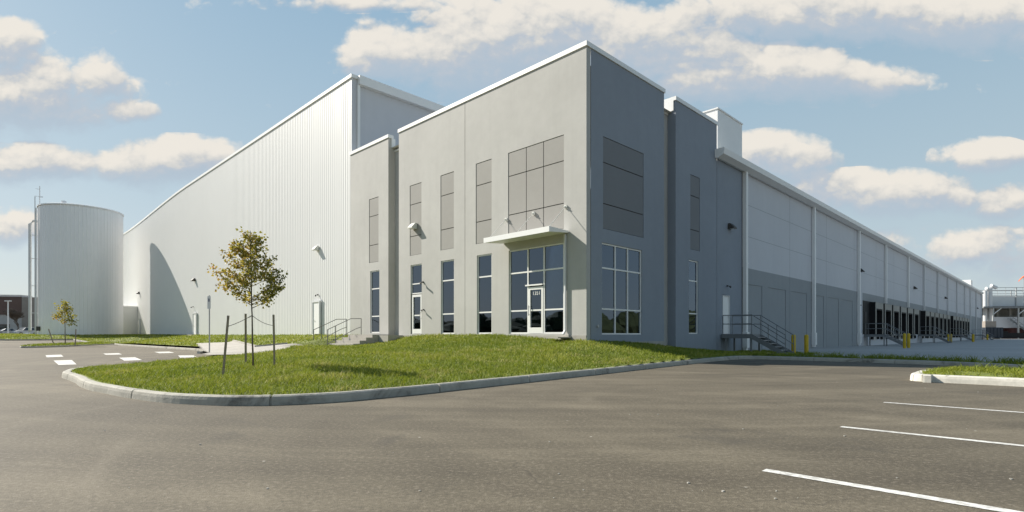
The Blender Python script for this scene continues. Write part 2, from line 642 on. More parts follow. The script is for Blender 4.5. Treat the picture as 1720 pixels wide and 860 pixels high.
def WL(v, u, z=0.0):
    return (CX+(v-u)*Q, CY+(v+u)*Q, z)


def to_local(x, y):
    return ((x-CX)+(y-CY))*Q, ((y-CY)-(x-CX))*Q


# ------------------------------------------------------------------ ground heights
def smooth01(t):
    t = np.clip(t, 0, 1)
    return t*t*(3-2*t)


def road_z(x, y):
    return np.minimum(.045*np.maximum(0, -x-41), 1.05)


def resample(pts, step):
    pts = [np.array(p, float) for p in pts]
    out = [pts[0]]
    for a, b in zip(pts[:-1], pts[1:]):
        n = max(1, int(np.linalg.norm(b-a)/step))
        for i in range(1, n+1):
            out.append(a+(b-a)*i/n)
    return np.array(out)


def catmull(pts, n=8, closed=False):
    P = [np.array(p, float) for p in pts]
    out = []
    m = len(P)
    for i in range(m-1):
        p0, p1, p2, p3 = P[max(i-1, 0)], P[i], P[i+1], P[min(i+2, m-1)]
        for k in range(n):
            t = k/n
            out.append(.5*((2*p1)+(-p0+p2)*t+(2*p0-5*p1+4*p2-p3)*t*t+(-p0+3*p1-3*p2+p3)*t**3))
    out.append(P[-1])
    return [tuple(p) for p in out]


def in_poly(x, y, poly):
    inside = np.zeros(x.shape, bool)
    n = len(poly)
    for i in range(n):
        x1, y1 = poly[i][0], poly[i][1]
        x2, y2 = poly[(i+1) % n][0], poly[(i+1) % n][1]
        c = ((y1 > y) != (y2 > y))
        xi = (x2-x1)*(y-y1)/((y2-y1) if abs(y2-y1) > 1e-12 else 1e-12)+x1
        inside ^= c & (x < xi)
    return inside


def nearest(x, y, pts):
    """distance to a list of (x, y, z) points and the z of the nearest (blended)"""
    d = np.full(x.shape, 1e9)
    num = np.zeros(x.shape)
    den = np.zeros(x.shape)
    for p in pts:
        q = np.hypot(x-p[0], y-p[1])
        d = np.minimum(d, q)
        wgt = 1/(q+.05)**4
        num += wgt*p[2]
        den += wgt
    return d, num/den


FRONT_KERB = catmull([(-12.6, 15.9), (-12.17, 15.0), (-11.45, 13.95), (-10.2, 12.7), (-8.57, 11.0), (-7.13, 9.79), (-6.06, 9.02),
                      (-5.19, 8.56), (-4.34, 8.34), (-3.55, 8.42), (-2.85, 8.8), (-2.17, 9.46), (-1.36, 10.37), (-.38, 11.6), (1.01, 13.3),
                      (2.89, 15.65), (5.45, 18.9), (8.0, 22.0), (9.3, 23.5), (10.0, 24.2), (10.5, 24.35), (11.2, 23.95), (12.54, 22.75),
                      (14.16, 21.0), (15.3, 19.1), (15.9, 16.9), (16.0, 13.0), (15.5, 9.0)], 5)
KN = len(FRONT_KERB)


def left_lawn_z(x, y):
    n = (CX+CY-(x+y))*Q
    zk = road_z(x, y)
    u_ = ((y-CY)-(x-CX))*Q
    # the ground is cut lower where the walk meets the steps
    cap = np.where(n > 1.4, .40+.30*np.clip(u_-17.2, 0, 3), 1.2)
    return np.minimum(np.clip(1.08-.118*n, zk+.13, 1.10), cap)


# outlines (world x, y)
ISLAND = [p for p in FRONT_KERB if p[1] > 0][: 5*20+1] + [WL(13.2, -3.0)[:2], WL(15.0, -1.6)[:2], WL(15.8, .6)[:2], WL(5, 2)[:2], WL(2, 2)[:2], WL(.6, 19)[:2],
          WL(-2.9, 17.3)[:2], WL(-5.2, 16.3)[:2], (-11.5, 28.2), (-12.9, 26.2), (-13.3, 24.2), (-12.9, 21), (-12.7, 19), (-12.6, 17)]
isl_kerb = [(p[0], p[1], .13) for p in resample(FRONT_KERB[: 5*20+1], .5)]
isl_kerb += [(p[0], p[1], .13) for p in resample([FRONT_KERB[5*20], WL(13.2, -3.0)[:2], WL(15.2, -.9)[:2]], .5)]
isl_kerb += [(p[0], p[1], float(left_lawn_z(p[0], p[1]))+.03) for p in resample([WL(-2.9, 16.2)[:2], WL(-5.2, 16.0)[:2], (-11.35, 28.0), (-12.8, 26.1)], .3)]
isl_kerb += [(p[0], p[1], .10) for p in resample([(-12.9, 26.2), (-13.3, 24.2), (-12.9, 21), (-12.7, 19), (-12.6, 17), (-12.6, 15.9)], .5)]
isl_wall = []
for u in np.arange(0, 18.2, .4):
    zz = .86+.25*float(smooth01(np.array(u/6.0)))-.30*float(smooth01(np.array((u-11)/4.0)))-.30*float(smooth01(np.array((u-14.5)/2.5)))
    isl_wall.append((*WL(0, u)[:2], zz))
for v in np.arange(.4, 15, .4):
    isl_wall.append((*WL(v, 0)[:2], .86-.80*float(smooth01(np.array(v/13.5)))))


def island_z(x, y):
    dk, zk = nearest(x, y, isl_kerb)
    db, zb = nearest(x, y, isl_wall)
    t = dk/(dk+db+1e-6)
    u_ = ((y-CY)-(x-CX))*Q
    t = t**(.92+1.9*smooth01((u_-2)/9.0))
    # settle the transition so that the top of the mound is rounded
    return zk+(zb-zk)*t


def sheet(name, poly, zf, step, m, drop=0.0, kind='structure', edge=None, inset=.09):
    xs = [p[0] for p in poly]
    ys = [p[1] for p in poly]
    gx = np.arange(min(xs)-step, max(xs)+step*2, step)
    gy = np.arange(min(ys)-step, max(ys)+step*2, step)
    X, Y = np.meshgrid(gx, gy)
    Z = zf(X.ravel(), Y.ravel()).reshape(X.shape)+drop
    cxm, cym = (X[:-1, :-1]+step/2), (Y[:-1, :-1]+step/2)
    ins = in_poly(cxm, cym, poly)
    if edge is not None:
        dd = np.full(cxm.shape, 1e9)
        for p in edge:
            dd = np.minimum(dd, np.hypot(cxm-p[0], cym-p[1]))
        ins &= dd > inset
    idx = np.arange(X.size).reshape(X.shape)
    fs = np.stack([idx[:-1, :-1][ins], idx[:-1, 1:][ins], idx[1:, 1:][ins], idx[1:, :-1][ins]], 1)
    used = np.unique(fs)
    rm = np.zeros(X.size, int)
    rm[used] = np.arange(len(used))
    vs = np.stack([X.ravel()[used], Y.ravel()[used], Z.ravel()[used]], 1)
    b = MB()
    b.v = [tuple(p) for p in vs]
    b.f = [tuple(q) for q in rm[fs]]
    o = b.build(name, m, smooth=True)
    return tag(o, kind=kind)


def kerb_strip(name, pts, m, w_=.17, h=.15, zf=None, joint=3.0, side=1, close_ends=True):
    """extruded kerb with a rounded nose; side=+1 puts the body to the left of the running direction"""
    P = resample(pts, .22)
    prof = [(-.012, -.06), (0, h*.55), (.012, h*.86), (.045, h), (w_-.03, h), (w_, h*.93), (w_, -.06)]
    T = np.gradient(P, axis=0)
    T /= np.maximum(np.linalg.norm(T, axis=1), 1e-9)[:, None]
    N = np.stack([-T[:, 1], T[:, 0]], 1)*side
    s_len = np.concatenate([[0], np.cumsum(np.linalg.norm(np.diff(P, axis=0), axis=1))])
    b = MB()
    k = len(prof)
    rows = []
    nj = joint
    for i in range(len(P)):
        z0 = 0.0 if zf is None else float(zf(np.array(P[i, 0]), np.array(P[i, 1])))
        jit = .008*math.sin(s_len[i]*1.7)+.006*math.sin(s_len[i]*4.1+1)
        def row(sh, dn):
            c = P[i]+T[i]*sh
            return [(c[0]+N[i, 0]*(q[0]+jit+dn), c[1]+N[i, 1]*(q[0]+jit+dn), z0+q[1]-(dn if q[1] > 0 else 0)) for q in prof]
        if s_len[i] >= nj and 0 < i < len(P)-1:
            rows += [row(-.02, 0), row(-.008, .03), row(.008, .03), row(.02, 0)]
            nj += joint
        else:
            rows.append(row(0, 0))
    vs = [p for r_ in rows for p in r_]
    fs = []
    for i in range(len(rows)-1):
        for j in range(k-1):
            q = (i*k+j, (i+1)*k+j, (i+1)*k+j+1, i*k+j+1)
            fs.append(q if side > 0 else q[::-1])
    fs += [tuple(range(k)), tuple(range((len(rows)-1)*k, len(rows)*k))[::-1]]
    b.add(vs, fs)
    return tag(b.build(name, m), kind='structure')


# ------------------------------------------------------------------ the ground
gx = np.concatenate([np.arange(-170, -40, 5.0), np.arange(-40, 60, 20.0), np.arange(60, 301, 60.0)])
gx = np.concatenate([[-1500, -800, -400, -260], gx, [500, 900, 1600]])
gy = np.concatenate([[-1500, -600, -200, -60], np.arange(-20, 181, 10.0), [220, 300, 500, 900, 1800]])
X, Y = np.meshgrid(gx, gy)
Z = road_z(X, Y)
nx = len(gx)
b = MB()
b.v = list(zip(X.ravel().tolist(), Y.ravel().tolist(), Z.ravel().tolist()))
b.f = [(j*nx+i, j*nx+i+1, (j+1)*nx+i+1, (j+1)*nx+i) for j in range(len(gy)-1) for i in range(nx-1)]
tag(b.build('ground', 'asphalt'), kind='structure')

b = MB()
b.quad(*[p for p in [WL(7.4, -13.2, .012), WL(240, -75, .012), WL(240, .2, .012), WL(15.2, .2, .012), WL(15.2, -1.2, .012), WL(13.5, -3.2, .012), WL(8.8, -4.6, .012)]])
tag(b.build('concrete_court', 'court'), kind='structure')

sheet('lawn', ISLAND, island_z, .10, 'lawn', -.012, edge=resample(FRONT_KERB[: 5*20+1], .05))
LKERB = [WL(-8.3, 21.4)[:2], WL(-6.7, 24.5)[:2], (-42.2, 58.1)]
TANK = (-57.7, 73.5)
FINGER = [(-42.2, 58.1), (-39.5, 46.2), (-39.55, 45.5), (-39.85, 45.1), (-40.35, 45.0), (-40.9, 45.5), (-44.6, 58.0)]
TKERB = [(-44.6, 58.0), (-51.3, 64.0), (-51.9, 56.2), (-53.2, 55.6), (-57, 60), (-95, 104)]
LEFT = [WL(.4, 17.5)[:2], WL(-2.9, 17.5)[:2], WL(-5.2, 17.0)[:2], WL(-8.2, 20.6)[:2], WL(-6.6, 24.5)[:2], (-42.2, 58.1), (-44.6, 58.0), (-51.3, 64.0), (-51.9, 56.2), (-53.2, 55.6),
        (-57, 60), (-95, 104), (-90, 120), WL(.4, 100)[:2]]
lk = [(p[0], p[1]) for p in resample([LKERB[1], (-42.2, 58.1), (-44.6, 58.0), (-51.3, 64.0), (-51.9, 56.2), (-53.2, 55.6), (-57, 60), (-95, 104)], 1.0)]
lk3 = [(a, b_, float(road_z(np.array(a), np.array(b_)))+.13) for a, b_ in lk]


def left_z(x, y):
    d, zk = nearest(x, y, lk3)
    n = (CX+CY-(x+y))*Q
    far = zk+(1.08-zk)*smooth01(d/7.0)
    near = left_lawn_z(x, y)
    k = smooth01((-x-34)/10)
    return near*(1-k)+far*k


sheet('lawn', LEFT, left_z, .25, 'lawn', -.012, edge=resample(lk, .12), inset=.19)
fk = [(p[0], p[1], .13) for p in resample(FINGER, .5)]


def finger_z(x, y):
    d, zk = nearest(x, y, fk)
    return zk+.16*smooth01(d/1.0)


sheet('lawn', FINGER, finger_z, .10, 'lawn', -.012, edge=resample(FINGER, .06))


def ray(px, py, zf):
    """where the sight line through a photo pixel meets a height field"""
    dx, dz = (px-860)/F, (562.5-py)/F
    t = np.arange(4, 140, .02)
    h = EYE+dz*t-zf(dx*t, t)
    i = int(np.argmax(h < 0))
    return float(dx*t[i]), float(t[i]), float(zf(np.array(dx*t[i]), np.array(t[i])))


# kerbs
kerb_strip('kerb', FRONT_KERB, 'kerb', side=1, joint=3.0)
kerb_strip('kerb', [LKERB[1], LKERB[2]], 'kerb', side=-1, zf=road_z)
kerb_strip('kerb', [WL(-8.5, 21.3)[:2], WL(-6.75, 24.3)[:2]], 'kerb_white', side=-1)
kerb_strip('kerb', FINGER, 'kerb', side=-1)
kerb_strip('kerb', TKERB, 'kerb', side=-1, zf=road_z)

# the walk from the crossing to the steps
path_px = [(352, 593.5), (329, 577), (384, 575), (392, 573), (430, 583), (492, 588), (486, 592), (420, 596)]
pw = [ray(px, py, left_z) for px, py in path_px]
pw = [(x, y) for x, y, z in pw]
pw = pw[:5]+[WL(-3.2, 16.6)[:2], WL(-3.2, 15.2)[:2], WL(-5.2, 16.2)[:2], (-11.45, 28.1), (-12.85, 26.2), (-14.2, 25.6), (-15.6, 27.6)]
sheet('walkway', pw, lambda x, y: np.maximum(left_z(x, y), .05)+.02, .2, 'path')
lip = resample([pw[3], pw[4], WL(-4.6, 18.2)[:2]], .3)
b = MB()
for a, c in zip(lip[:-1], lip[1:]):
    za = float(left_z(np.array(a[0]), np.array(a[1])))
    zc = float(left_z(np.array(c[0]), np.array(c[1])))
    b.bar((a[0], a[1], za+.04), (c[0], c[1], zc+.04), .14, .12)
tag(b.build('walkway_edge', 'path'), kind='structure')

# painted marks
for quad in [((90, 605.8), (120.3, 604.8), (128.7, 612.1), (98.4, 613.1)), ((76.4, 596.8), (102.6, 595.8), (106.7, 599.1), (78.5, 600.2)),
             ((200, 601), (227, 600.2), (238.5, 604.8), (209, 606)), ((173, 594), (199, 593.2), (205, 595.4), (178, 596)),
             ((259, 591.2), (284, 590.6), (293, 592.8), (268, 593.4)), ((299, 597.3), (325, 596.8), (331, 600), (303, 600.8))]:
    pts = []
    for px, py in quad:
        yy = EYE*F/(py-562.5)
        pts.append(((px-860)/F*yy, yy, .004))
    tag(MB().quad(*pts).build('crossing_mark', 'paint'), kind='structure')
for (px, py) in [(1283.5, 790), (1412.5, 717), (1484.5, 676)]:
    yy = EYE*F/(py-562.5)
    xx = (px-860)/F*yy
    d = Vector((Q, -Q, 0))
    n = Vector((Q, Q, 0))*.05
    a = Vector((xx, yy, .004))
    e = a+d*5.6
    tag(MB().quad(a-n, e-n, e+n, a+n).build('parking_line', 'paint'), kind='structure')

# the planted island among the parking bays on the right
RI = [(9.42, 12.86), (9.55, 12.55), (9.9, 12.15), (14.6, 7.45), (16.6, 9.3), (11.8, 14.3), (11.2, 14.5), (10.6, 14.25), (9.6, 13.2), (9.42, 12.86)]
kerb_strip('kerb', catmull([RI[-2]]+RI[:4], 6)[6:]+[RI[3]]+RI[4:-1]+catmull([RI[-3], RI[-2], RI[0]], 4)[4:], 'kerb_white', side=1, w_=.22, h=.17)
rk = [(p[0], p[1], .14) for p in resample(RI, .3)]


def ri_z(x, y):
    d, zk = nearest(x, y, rk)
    return zk+.10*smooth01(d/.9)


sheet('lawn', RI, ri_z, .06, 'lawn', -.01, edge=resample(RI, .04))

# ------------------------------------------------------------------ the warehouse
WH = thing('warehouse_building', (CX, CY, 0), R(45), 'large grey and white warehouse with tall entrance block and a long row of truck docks', 'warehouse')


def PL(a, b_, d):          # entrance side: along u, height, depth inwards
    return (d, a, b_)


def PR(a, b_, d):          # dock side
    return (a, d, b_)


def pbox(mb, P, a0, a1, z0, z1, d0, d1):
    p, q = P(a0, z0, d0), P(a1, z1, d1)
    return mb.box(p[0], q[0], p[1], q[1], p[2], q[2])


def holed(mb, P, a0, a1, z0, z1, holes):
    """wall face with rectangular openings (a0, a1, z0, z1, depth)"""
    A = sorted({a0, a1, *[h[0] for h in holes], *[h[1] for h in holes]})
    Zs = sorted({z0, z1, *[h[2] for h in holes], *[h[3] for h in holes]})
    for i in range(len(A)-1):
        for j in range(len(Zs)-1):
            ca, cz = (A[i]+A[i+1])/2, (Zs[j]+Zs[j+1])/2
            if any(h[0] < ca < h[1] and h[2] < cz < h[3] for h in holes):
                continue
            mb.quad(P(A[i], Zs[j], 0), P(A[i+1], Zs[j], 0), P(A[i+1], Zs[j+1], 0), P(A[i], Zs[j+1], 0))
    for (h0, h1, k0, k1, d) in holes:
        c = [(h0, k0), (h1, k0), (h1, k1), (h0, k1)]
        for m in range(4):
            p, q = c[m], c[(m+1) % 4]
            mb.quad(P(*p, 0), P(*q, 0), P(*q, d), P(*p, d))


def window(P, a0, a1, z0, z1, cols=(), rows=(), depth=.09, fw=.065, skip=None):
    """aluminium frame with panes; cols / rows are the mullion centre lines"""
    fr = MB()
    d0, d1 = depth-.045, depth+.05
    for zz0, zz1 in ((z0+.004, z0+fw), (z1-fw, z1-.004)):
        pbox(fr, P, a0+.004, a1-.004, zz0, zz1, d0, d1)
    for aa in (a0+.004, a1-fw):
        pbox(fr, P, aa, aa+fw-.004, z0+fw, z1-fw, d0, d1)
    for c in cols:
        pbox(fr, P, c-fw/2, c+fw/2, z0+fw, z1-fw, d0+.003, d1)
    ed = [a0+fw]+[x for c in sorted(cols) for x in (c-fw/2, c+fw/2)]+[a1-fw]
    for r_ in rows:
        for k in range(0, len(ed), 2):
            pbox(fr, P, ed[k], ed[k+1], r_-fw/2, r_+fw/2, d0+.006, d1)
    f = fr.build('window', 'alu', WH)
    gl = MB()
    zz = [z0+fw]+[x for r_ in sorted(rows) for x in (r_-fw/2, r_+fw/2)]+[z1-fw]
    for k in range(0, len(ed), 2):
        for m in range(0, len(zz), 2):
            if skip and skip(.5*(ed[k]+ed[k+1]), .5*(zz[m]+zz[m+1])):
                continue
            pbox(gl, P, ed[k], ed[k+1], zz[m], zz[m+1], depth, depth+.012)
    gl.build('pane', 'glass', f)
    return f


def reveal(P, a0, a1, z0, z1, cols, rows, m='wall_dark'):
    b_ = MB()
    A = [a0]+sorted(cols)+[a1]
    Zr = [z0]+sorted(rows)+[z1]
    gp = .02
    for i in range(len(A)-1):
        for j in range(len(Zr)-1):
            pbox(b_, P, A[i]+gp, A[i+1]-gp, Zr[j]+gp, Zr[j+1]-gp, .018, .06)
    o = b_.build('recessed_panel', m, WH)
    b_ = MB()
    pbox(b_, P, a0-.05, a1+.05, z0-.05, z1+.05, .062, .08)
    b_.build('panel_joint', 'joint', o)
    return o


TOP = 12.86
REV_ROWS = (6.65, 8.45)
RV0, RV1 = 5.57, 9.55
H0 = 1.13
# openings on the entrance side
revL = [(1.19, 4.54, (2.35, 3.39)), (5.67, 6.82, ()), (8.54, 9.66, ()), (11.38, 12.5, ()), (15.83, 16.93, ())]
winL = [(5.66, 6.74, (2.18, 3.92)), (8.52, 9.63, (2.18, 3.94))]
wa = MB()
holes = [(a, b_, RV0, RV1, .06) for a, b_, c in revL[:2]]+[(1.19, 4.5, H0, 5.0, .14), (5.66, 6.74, H0, 5.0, .14)]
holed(wa, PL, 0, 7.635, -.3, TOP, holes)
wa.quad(PL(7.635, -.3, 0), PL(7.635, TOP, 0), PL(7.635, TOP, .06), PL(7.635, -.3, .06))
holes2 = [(a, b_, RV0, RV1, .06) for a, b_, c in revL[2:4]]+[(8.52, 9.63, H0, 5.0, .14), (11.35, 12.42, H0, 5.03, .14)]
holed(wa, PL, 7.665, 13.61, -.3, TOP, holes2)
wa.quad(PL(7.665, -.3, 0), PL(7.665, TOP, 0), PL(7.665, TOP, .06), PL(7.665, -.3, .06))
wa.quad(PL(13.61, -.3, 0), PL(13.61, TOP, 0), PL(13.61, TOP, .45), PL(13.61, -.3, .45))
# back of the slot, then the low bay
wa.quad(PL(13.61, -.3, .45), PL(14.73, -.3, .45), PL(14.73, 12.1, .45), PL(13.61, 12.1, .45))
wa.quad(PL(14.73, -.3, 0), PL(14.73, TOP, 0), PL(14.73, TOP, .45), PL(14.73, -.3, .45))
holed(wa, PL, 14.73, 19.26, -.3, TOP, [(15.83, 16.93, RV0, RV1, .06), (15.73, 16.79, 1.2, 5.05, .14)])
wa.quad(PL(19.26, -.3, 0), PL(19.26, TOP, 0), PL(19.26, TOP, .3), PL(19.26, -.3, .3))
wa.build('entrance_wall', 'wall', WH)
b = MB()
pbox(b, PL, 7.6, 7.7, -.3, TOP, .055, .07)
b.build('panel_joint', 'joint', WH)
for a, b_, c in revL:
    reveal(PL, a, b_, RV0, RV1, c, REV_ROWS)
for a, b_, c in winL:
    window(PL, a, b_, H0, 5.0, (), c)
window(PL, 15.73, 16.79, 1.2, 5.05, (), (2.23, 3.93))
window(PL, 1.19, 4.5, H0, 5.0, (2.35, 3.32), (2.18, 3.92), skip=lambda a, z: 2.35 < a < 3.32 and z < 3.3)
b = MB()
pbox(b, PL, 2.383, 3.287, 3.33, 3.888, .09, .102)
b.build('transom_pane', 'glass', WH)
window(PL, 11.35, 12.42, 3.38, 5.03, (), (3.95,), fw=.06)


def glass_door(P, a0, a1, z0, z1, d, hinge_left, number=None):
    fr = MB()
    s = .10
    pbox(fr, P, a0, a0+s, z0, z1, d-.055, d+.05)
    pbox(fr, P, a1-s, a1, z0, z1, d-.055, d+.05)
    pbox(fr, P, a0+s, a1-s, z1-.13, z1, d-.055, d+.05)
    pbox(fr, P, a0+s, a1-s, z0+.012, z0+.27, d-.055, d+.05)
    pbox(fr, P, a0+s, a1-s, z0+1.0, z0+1.07, d-.02, d+.04)
    o = fr.build('glass_door', 'alu', WH)
    g_ = MB()
    pbox(g_, P, a0+s, a1-s, z0+.27, z0+1.0, d, d+.012)
    pbox(g_, P, a0+s, a1-s, z0+1.07, z1-.13, d, d+.012)
    g_.build('pane', 'glass', o)
    h = MB()
    ha = a1-s*.5 if hinge_left else a0+s*.5
    for zz in (z0+.86, z0+1.2):
        h.tube([P(ha, zz, d-.055), P(ha, zz, d-.115)], .012, 6)
    h.tube([P(ha, z0+.80, d-.115), P(ha, z0+1.26, d-.115)], .016, 8)
    h.build('handle', 'galv', o)
    return o


door = glass_door(PL, 2.40, 3.27, H0+.01, 3.22, .09, True)
# the projecting drip bar over the door and the white street number on the glass
b = MB()
pbox(b, PL, 2.40, 3.42, 3.27, 3.33, -.03, .05)
b.build('drip_bar', 'coping', WH)
cu = bpy.data.curves.new('street_number', 'FONT')
cu.body = '1351'
cu.size = .24
cu.align_x = 'CENTER'
cu.extrude = .003
tmp = bpy.data.objects.new('street_number', cu)
COL.objects.link(tmp)
dg = bpy.context.evaluated_depsgraph_get()
me = bpy.data.meshes.new_from_object(tmp.evaluated_get(dg))
bpy.data.objects.remove(tmp)
me.materials.clear()
me.materials.append(M['sign_white'])
num = bpy.data.objects.new('street_number', me)
COL.objects.link(num)
num.parent = door
num.matrix_local = Matrix(((0, 0, -1, .083), (-1, 0, 0, 2.83), (0, 1, 0, 2.86), (0, 0, 0, 1)))
glass_door(PL, 11.42, 12.32, 1.14, 3.34, .09, False)

# dock-side face of the tower, slot and second block
wb, ws = MB(), MB()
for q in ((0, .27), (.295, 6.19)):
    hs = [(1.15, 4.33, RV0, 9.47, .06), (1.06, 4.2, 1.09, 4.98, .14)] if q[0] else []
    holed(wb if q[0] else ws, PR, q[0], q[1], -.3, TOP, hs)
ws.quad(PR(.27, -.3, 0), PR(.295, -.3, .03), PR(.295, TOP, .03), PR(.27, TOP, 0))
wb.quad(PR(6.19, -.3, 0), PR(6.19, TOP, 0), PR(6.19, TOP, .45), PR(6.19, -.3, .45))
ws.quad(PR(6.19, -.3, .45), PR(7.33, -.3, .45), PR(7.33, 12.2, .45), PR(6.19, 12.2, .45))
wb.quad(PR(7.33, -.3, 0), PR(7.33, TOP, 0), PR(7.33, TOP, .45), PR(7.33, -.3, .45))
holed(wb, PR, 7.33, 11.985, -.3, TOP, [(8.87, 9.94, 5.55, 9.47, .06), (8.71, 9.77, 1.13, 5.0, .14)])
holed(wb, PR, 12.01, 15.4, -.3, 11.2, [(12.76, 13.72, 1.13, 3.36, .08)])
wb.quad(PR(11.985, -.3, .03), PR(12.01, -.3, .03), PR(12.01, TOP, .03), PR(11.985, TOP, .03))
wb.quad(PR(11.985, 10.9, 0), PR(11.985, TOP, 0), PR(11.985, TOP, 8), PR(11.985, 10.9, 8))
wb.quad(PR(15.4, -.3, 0), PR(15.4, 11.2, 0), PR(15.4, 11.2, .2), PR(15.4, -.3, .2))
for vv in (6.19, 7.33):
    ws.quad((vv, .45, 12.0), (vv, 8, 12.0), (vv, 8, TOP), (vv, .45, TOP))
wb.build('dock_side_wall', 'wall_blue_grey', WH)
ws.build('corner_strip', 'wall', WH)
reveal(PR, 1.15, 4.33, RV0, 9.47, (), (6.64, 8.38), 'panel_blue_grey')
reveal(PR, 8.87, 9.94, 5.55, 9.47, (), (6.6, 8.38), 'panel_blue_grey')
window(PR, 1.06, 4.2, 1.09, 4.98, (2.12, 3.09), (2.18, 3.92))
window(PR, 8.71, 9.77, 1.13, 5.0, (), (2.2, 3.92))

# copings
cp = MB()
for (a0, a1) in ((-.05, 13.66), (14.68, 19.3)):
    pbox(cp, PL, a0, a1, TOP-.004, TOP+.19, -.05, .34)
pbox(cp, PL, 13.60, 13.66, TOP-.35, TOP-.006, .3, .44)
pbox(cp, PL, 14.68, 14.74, TOP-.55, TOP-.006, .2, .46)
pbox(cp, PL, 13.63, 14.71, 12.1, 12.2, .40, .6)
for (a0, a1) in ((.345, 6.24), (7.28, 12.03)):
    pbox(cp, PR, a0, a1, TOP-.004, TOP+.19, -.05, .34)
pbox(cp, PR, 7.27, 7.325, TOP-.5, TOP-.006, .10, .46)
pbox(cp, PR, 6.21, 7.31, 12.2, 12.3, .40, .6)
pbox(cp, PR, 7.28, 7.6, TOP-.45, TOP+.19, .343, 3.0)
pbox(cp, PR, 5.92, 6.24, TOP-.004, TOP+.19, .343, 3.0)
pbox(cp, PR, 11.7, 12.03, TOP-.004, TOP+.19, .343, 9.0)
cp.build('coping', 'coping', WH)
rf = MB()
rf.quad((.2, .2, 12.3), (11.98, .2, 12.3), (11.98, 19.3, 12.3), (.2, 19.3, 12.3))
rf.quad((12, .1, 10.95), (157.9, .1, 10.95), (157.9, 60, 10.95), (12, 60, 10.95))
rf.build('roof', 'roof', WH)

# interior seen through the glass
it = MB()
it.quad((.48, .48, 1.11), (11, .48, 1.11), (11, 19, 1.11), (.48, 19, 1.11))
it.build('interior_floor', 'inside_floor', WH)
it = MB()
it.quad((.48, .48, 5.3), (11, .48, 5.3), (11, 19, 5.3), (.48, 19, 5.3))
it.quad((7, .5, 1.1), (7, 5.6, 1.1), (7, 5.6, 5.3), (7, .5, 5.3))
it.quad((7, 5.6, 1.1), (4.4, 5.6, 1.1), (4.4, 5.6, 5.3), (7, 5.6, 5.3))
it.quad((4.4, 5.6, 1.1), (4.4, 19, 1.1), (4.4, 19, 5.3), (4.4, 5.6, 5.3))
it.quad((11, .5, 1.1), (11, 5.6, 1.1), (11, 5.6, 5.3), (11, .5, 5.3))
it.quad((7.2, .5, 1.1), (7.2, 5.6, 1.1), (7.2, 5.6, 5.3), (7.2, .5, 5.3))
for yy in (7.66, 10.5, 15.2):
    it.box(.5, 4.3, yy-.06, yy+.06, 1.12, 5.28)
it.build('interior_partition', 'inside', WH)

# canopy over the entrance
cn = MB()
v = [(-.02, 0.92, 5.36), (-1.25, 0.92, 5.25), (-1.25, 4.86, 5.25), (-.02, 4.86, 5.36)]
n0 = [(x, y, z-.0) for x, y, z in v]
cn.add([(x, y, z) for x, y, z in v]+[(x, y, z+(.08 if x > -.5 else .22)) for x, y, z in v],
       [(0, 1, 2, 3), (7, 6, 5, 4), (0, 4, 5, 1), (1, 5, 6, 2), (2, 6, 7, 3), (3, 7, 4, 0)])
can = cn.build('entrance_canopy', 'coping', WH)
for a, top in ((4.64, 6.46), (2.9, 6.47), (1.06, 6.46)):
    r_ = MB()
    r_.tube([(-.05, a, top), (-1.12, a, 5.45)], .012, 6)
    r_.tube([(0, a, top), (-.07, a, top)], .085, 12)
    r_.tube([(-.06, a, top), (-.12, a, top-.03)], .04, 8)
    r_.build('tie_rod', 'lamp_white', can)
ds = MB()
ds.bar((-.07, 1.06, 1.25), (-.07, 1.06, 5.3), .08, .08)
ds.bar((-.07, 1.06, 1.27), (-.22, 1.06, 1.10), .08, .08)
ds.build('downspout', 'trim', WH)
b = MB()
b.box(-.9, -.02, .75, 1.35, .95, 1.0)
b.build('splash_block', 'base_concrete', WH)

# exposed foundation along the foot of the entrance block
ft = MB()
ft.box(-.03, 0.02, -.0, 13.6, -.2, 1.06)
ft.box(.025, 6.18, -.03, .02, -.2, .78)
ft.build('foundation', 'base_concrete', WH)


# ---- white cold-store block with ribbed metal cladding
def wall_top(u):
    if u < 57:
        return 18.02
    return 18.02-.95*float(smooth01(np.array((u-57)/34.0)))**.9


rib = MB()
prof = []
u = 19.29
while u < 97:
    prof += [(u, 0), (u+.20, 0), (u+.225, -.014), (u+.275, -.014)]
    u += .30
prof.append((u, 0))
vs = []
for (uu, dd) in prof:
    t_ = wall_top(uu)
    vs += [(.10+dd, uu, .3), (.10+dd, uu, t_)]
rib.add(vs, [(2*i, 2*i+1, 2*i+3, 2*i+2) for i in range(len(prof)-1)])
rib.build('ribbed_wall', 'metal_white', WH)
b = MB()
b.quad((.10, 19.29, 0), (60, 19.29, 0), (60, 19.29, 18.0), (.10, 19.29, 18.0))
b.quad((.1, 97, 0), (60, 97, 0), (60, 97, 17), (.1, 97, 17))
b.build('cold_store_wall', 'wing_light', WH)
cp = MB()
us = [19.2]+list(np.arange(22, 97.5, 2.5))
for a, c in zip(us[:-1], us[1:]):
    za, zc = wall_top(a), wall_top(c)
    cp.add([(.02, a, za-.02), (.02, c, zc-.02), (.5, c, zc-.02), (.5, a, za-.02), (.02, a, za+.20), (.02, c, zc+.20), (.5, c, zc+.20), (.5, a, za+.20)],
           [(3, 2, 1, 0), (4, 5, 6, 7), (0, 1, 5, 4), (2, 3, 7, 6)]+([(0, 4, 7, 3)] if a < 20 else []))
cp.box(.5, 60, 18.95, 19.27, 17.62, 18.2)
cp.box(.45, .62, 19.1, 19.28, 0, 17.6)
cp.build('coping', 'coping', WH)
rf = MB()
for a, c in zip(us[:-1], us[1:]):
    rf.quad((.5, a, wall_top(a)), (60, a, wall_top(a)), (60, c, wall_top(c)), (.5, c, wall_top(c)))
rf.build('roof', 'roof', WH)
b = MB()
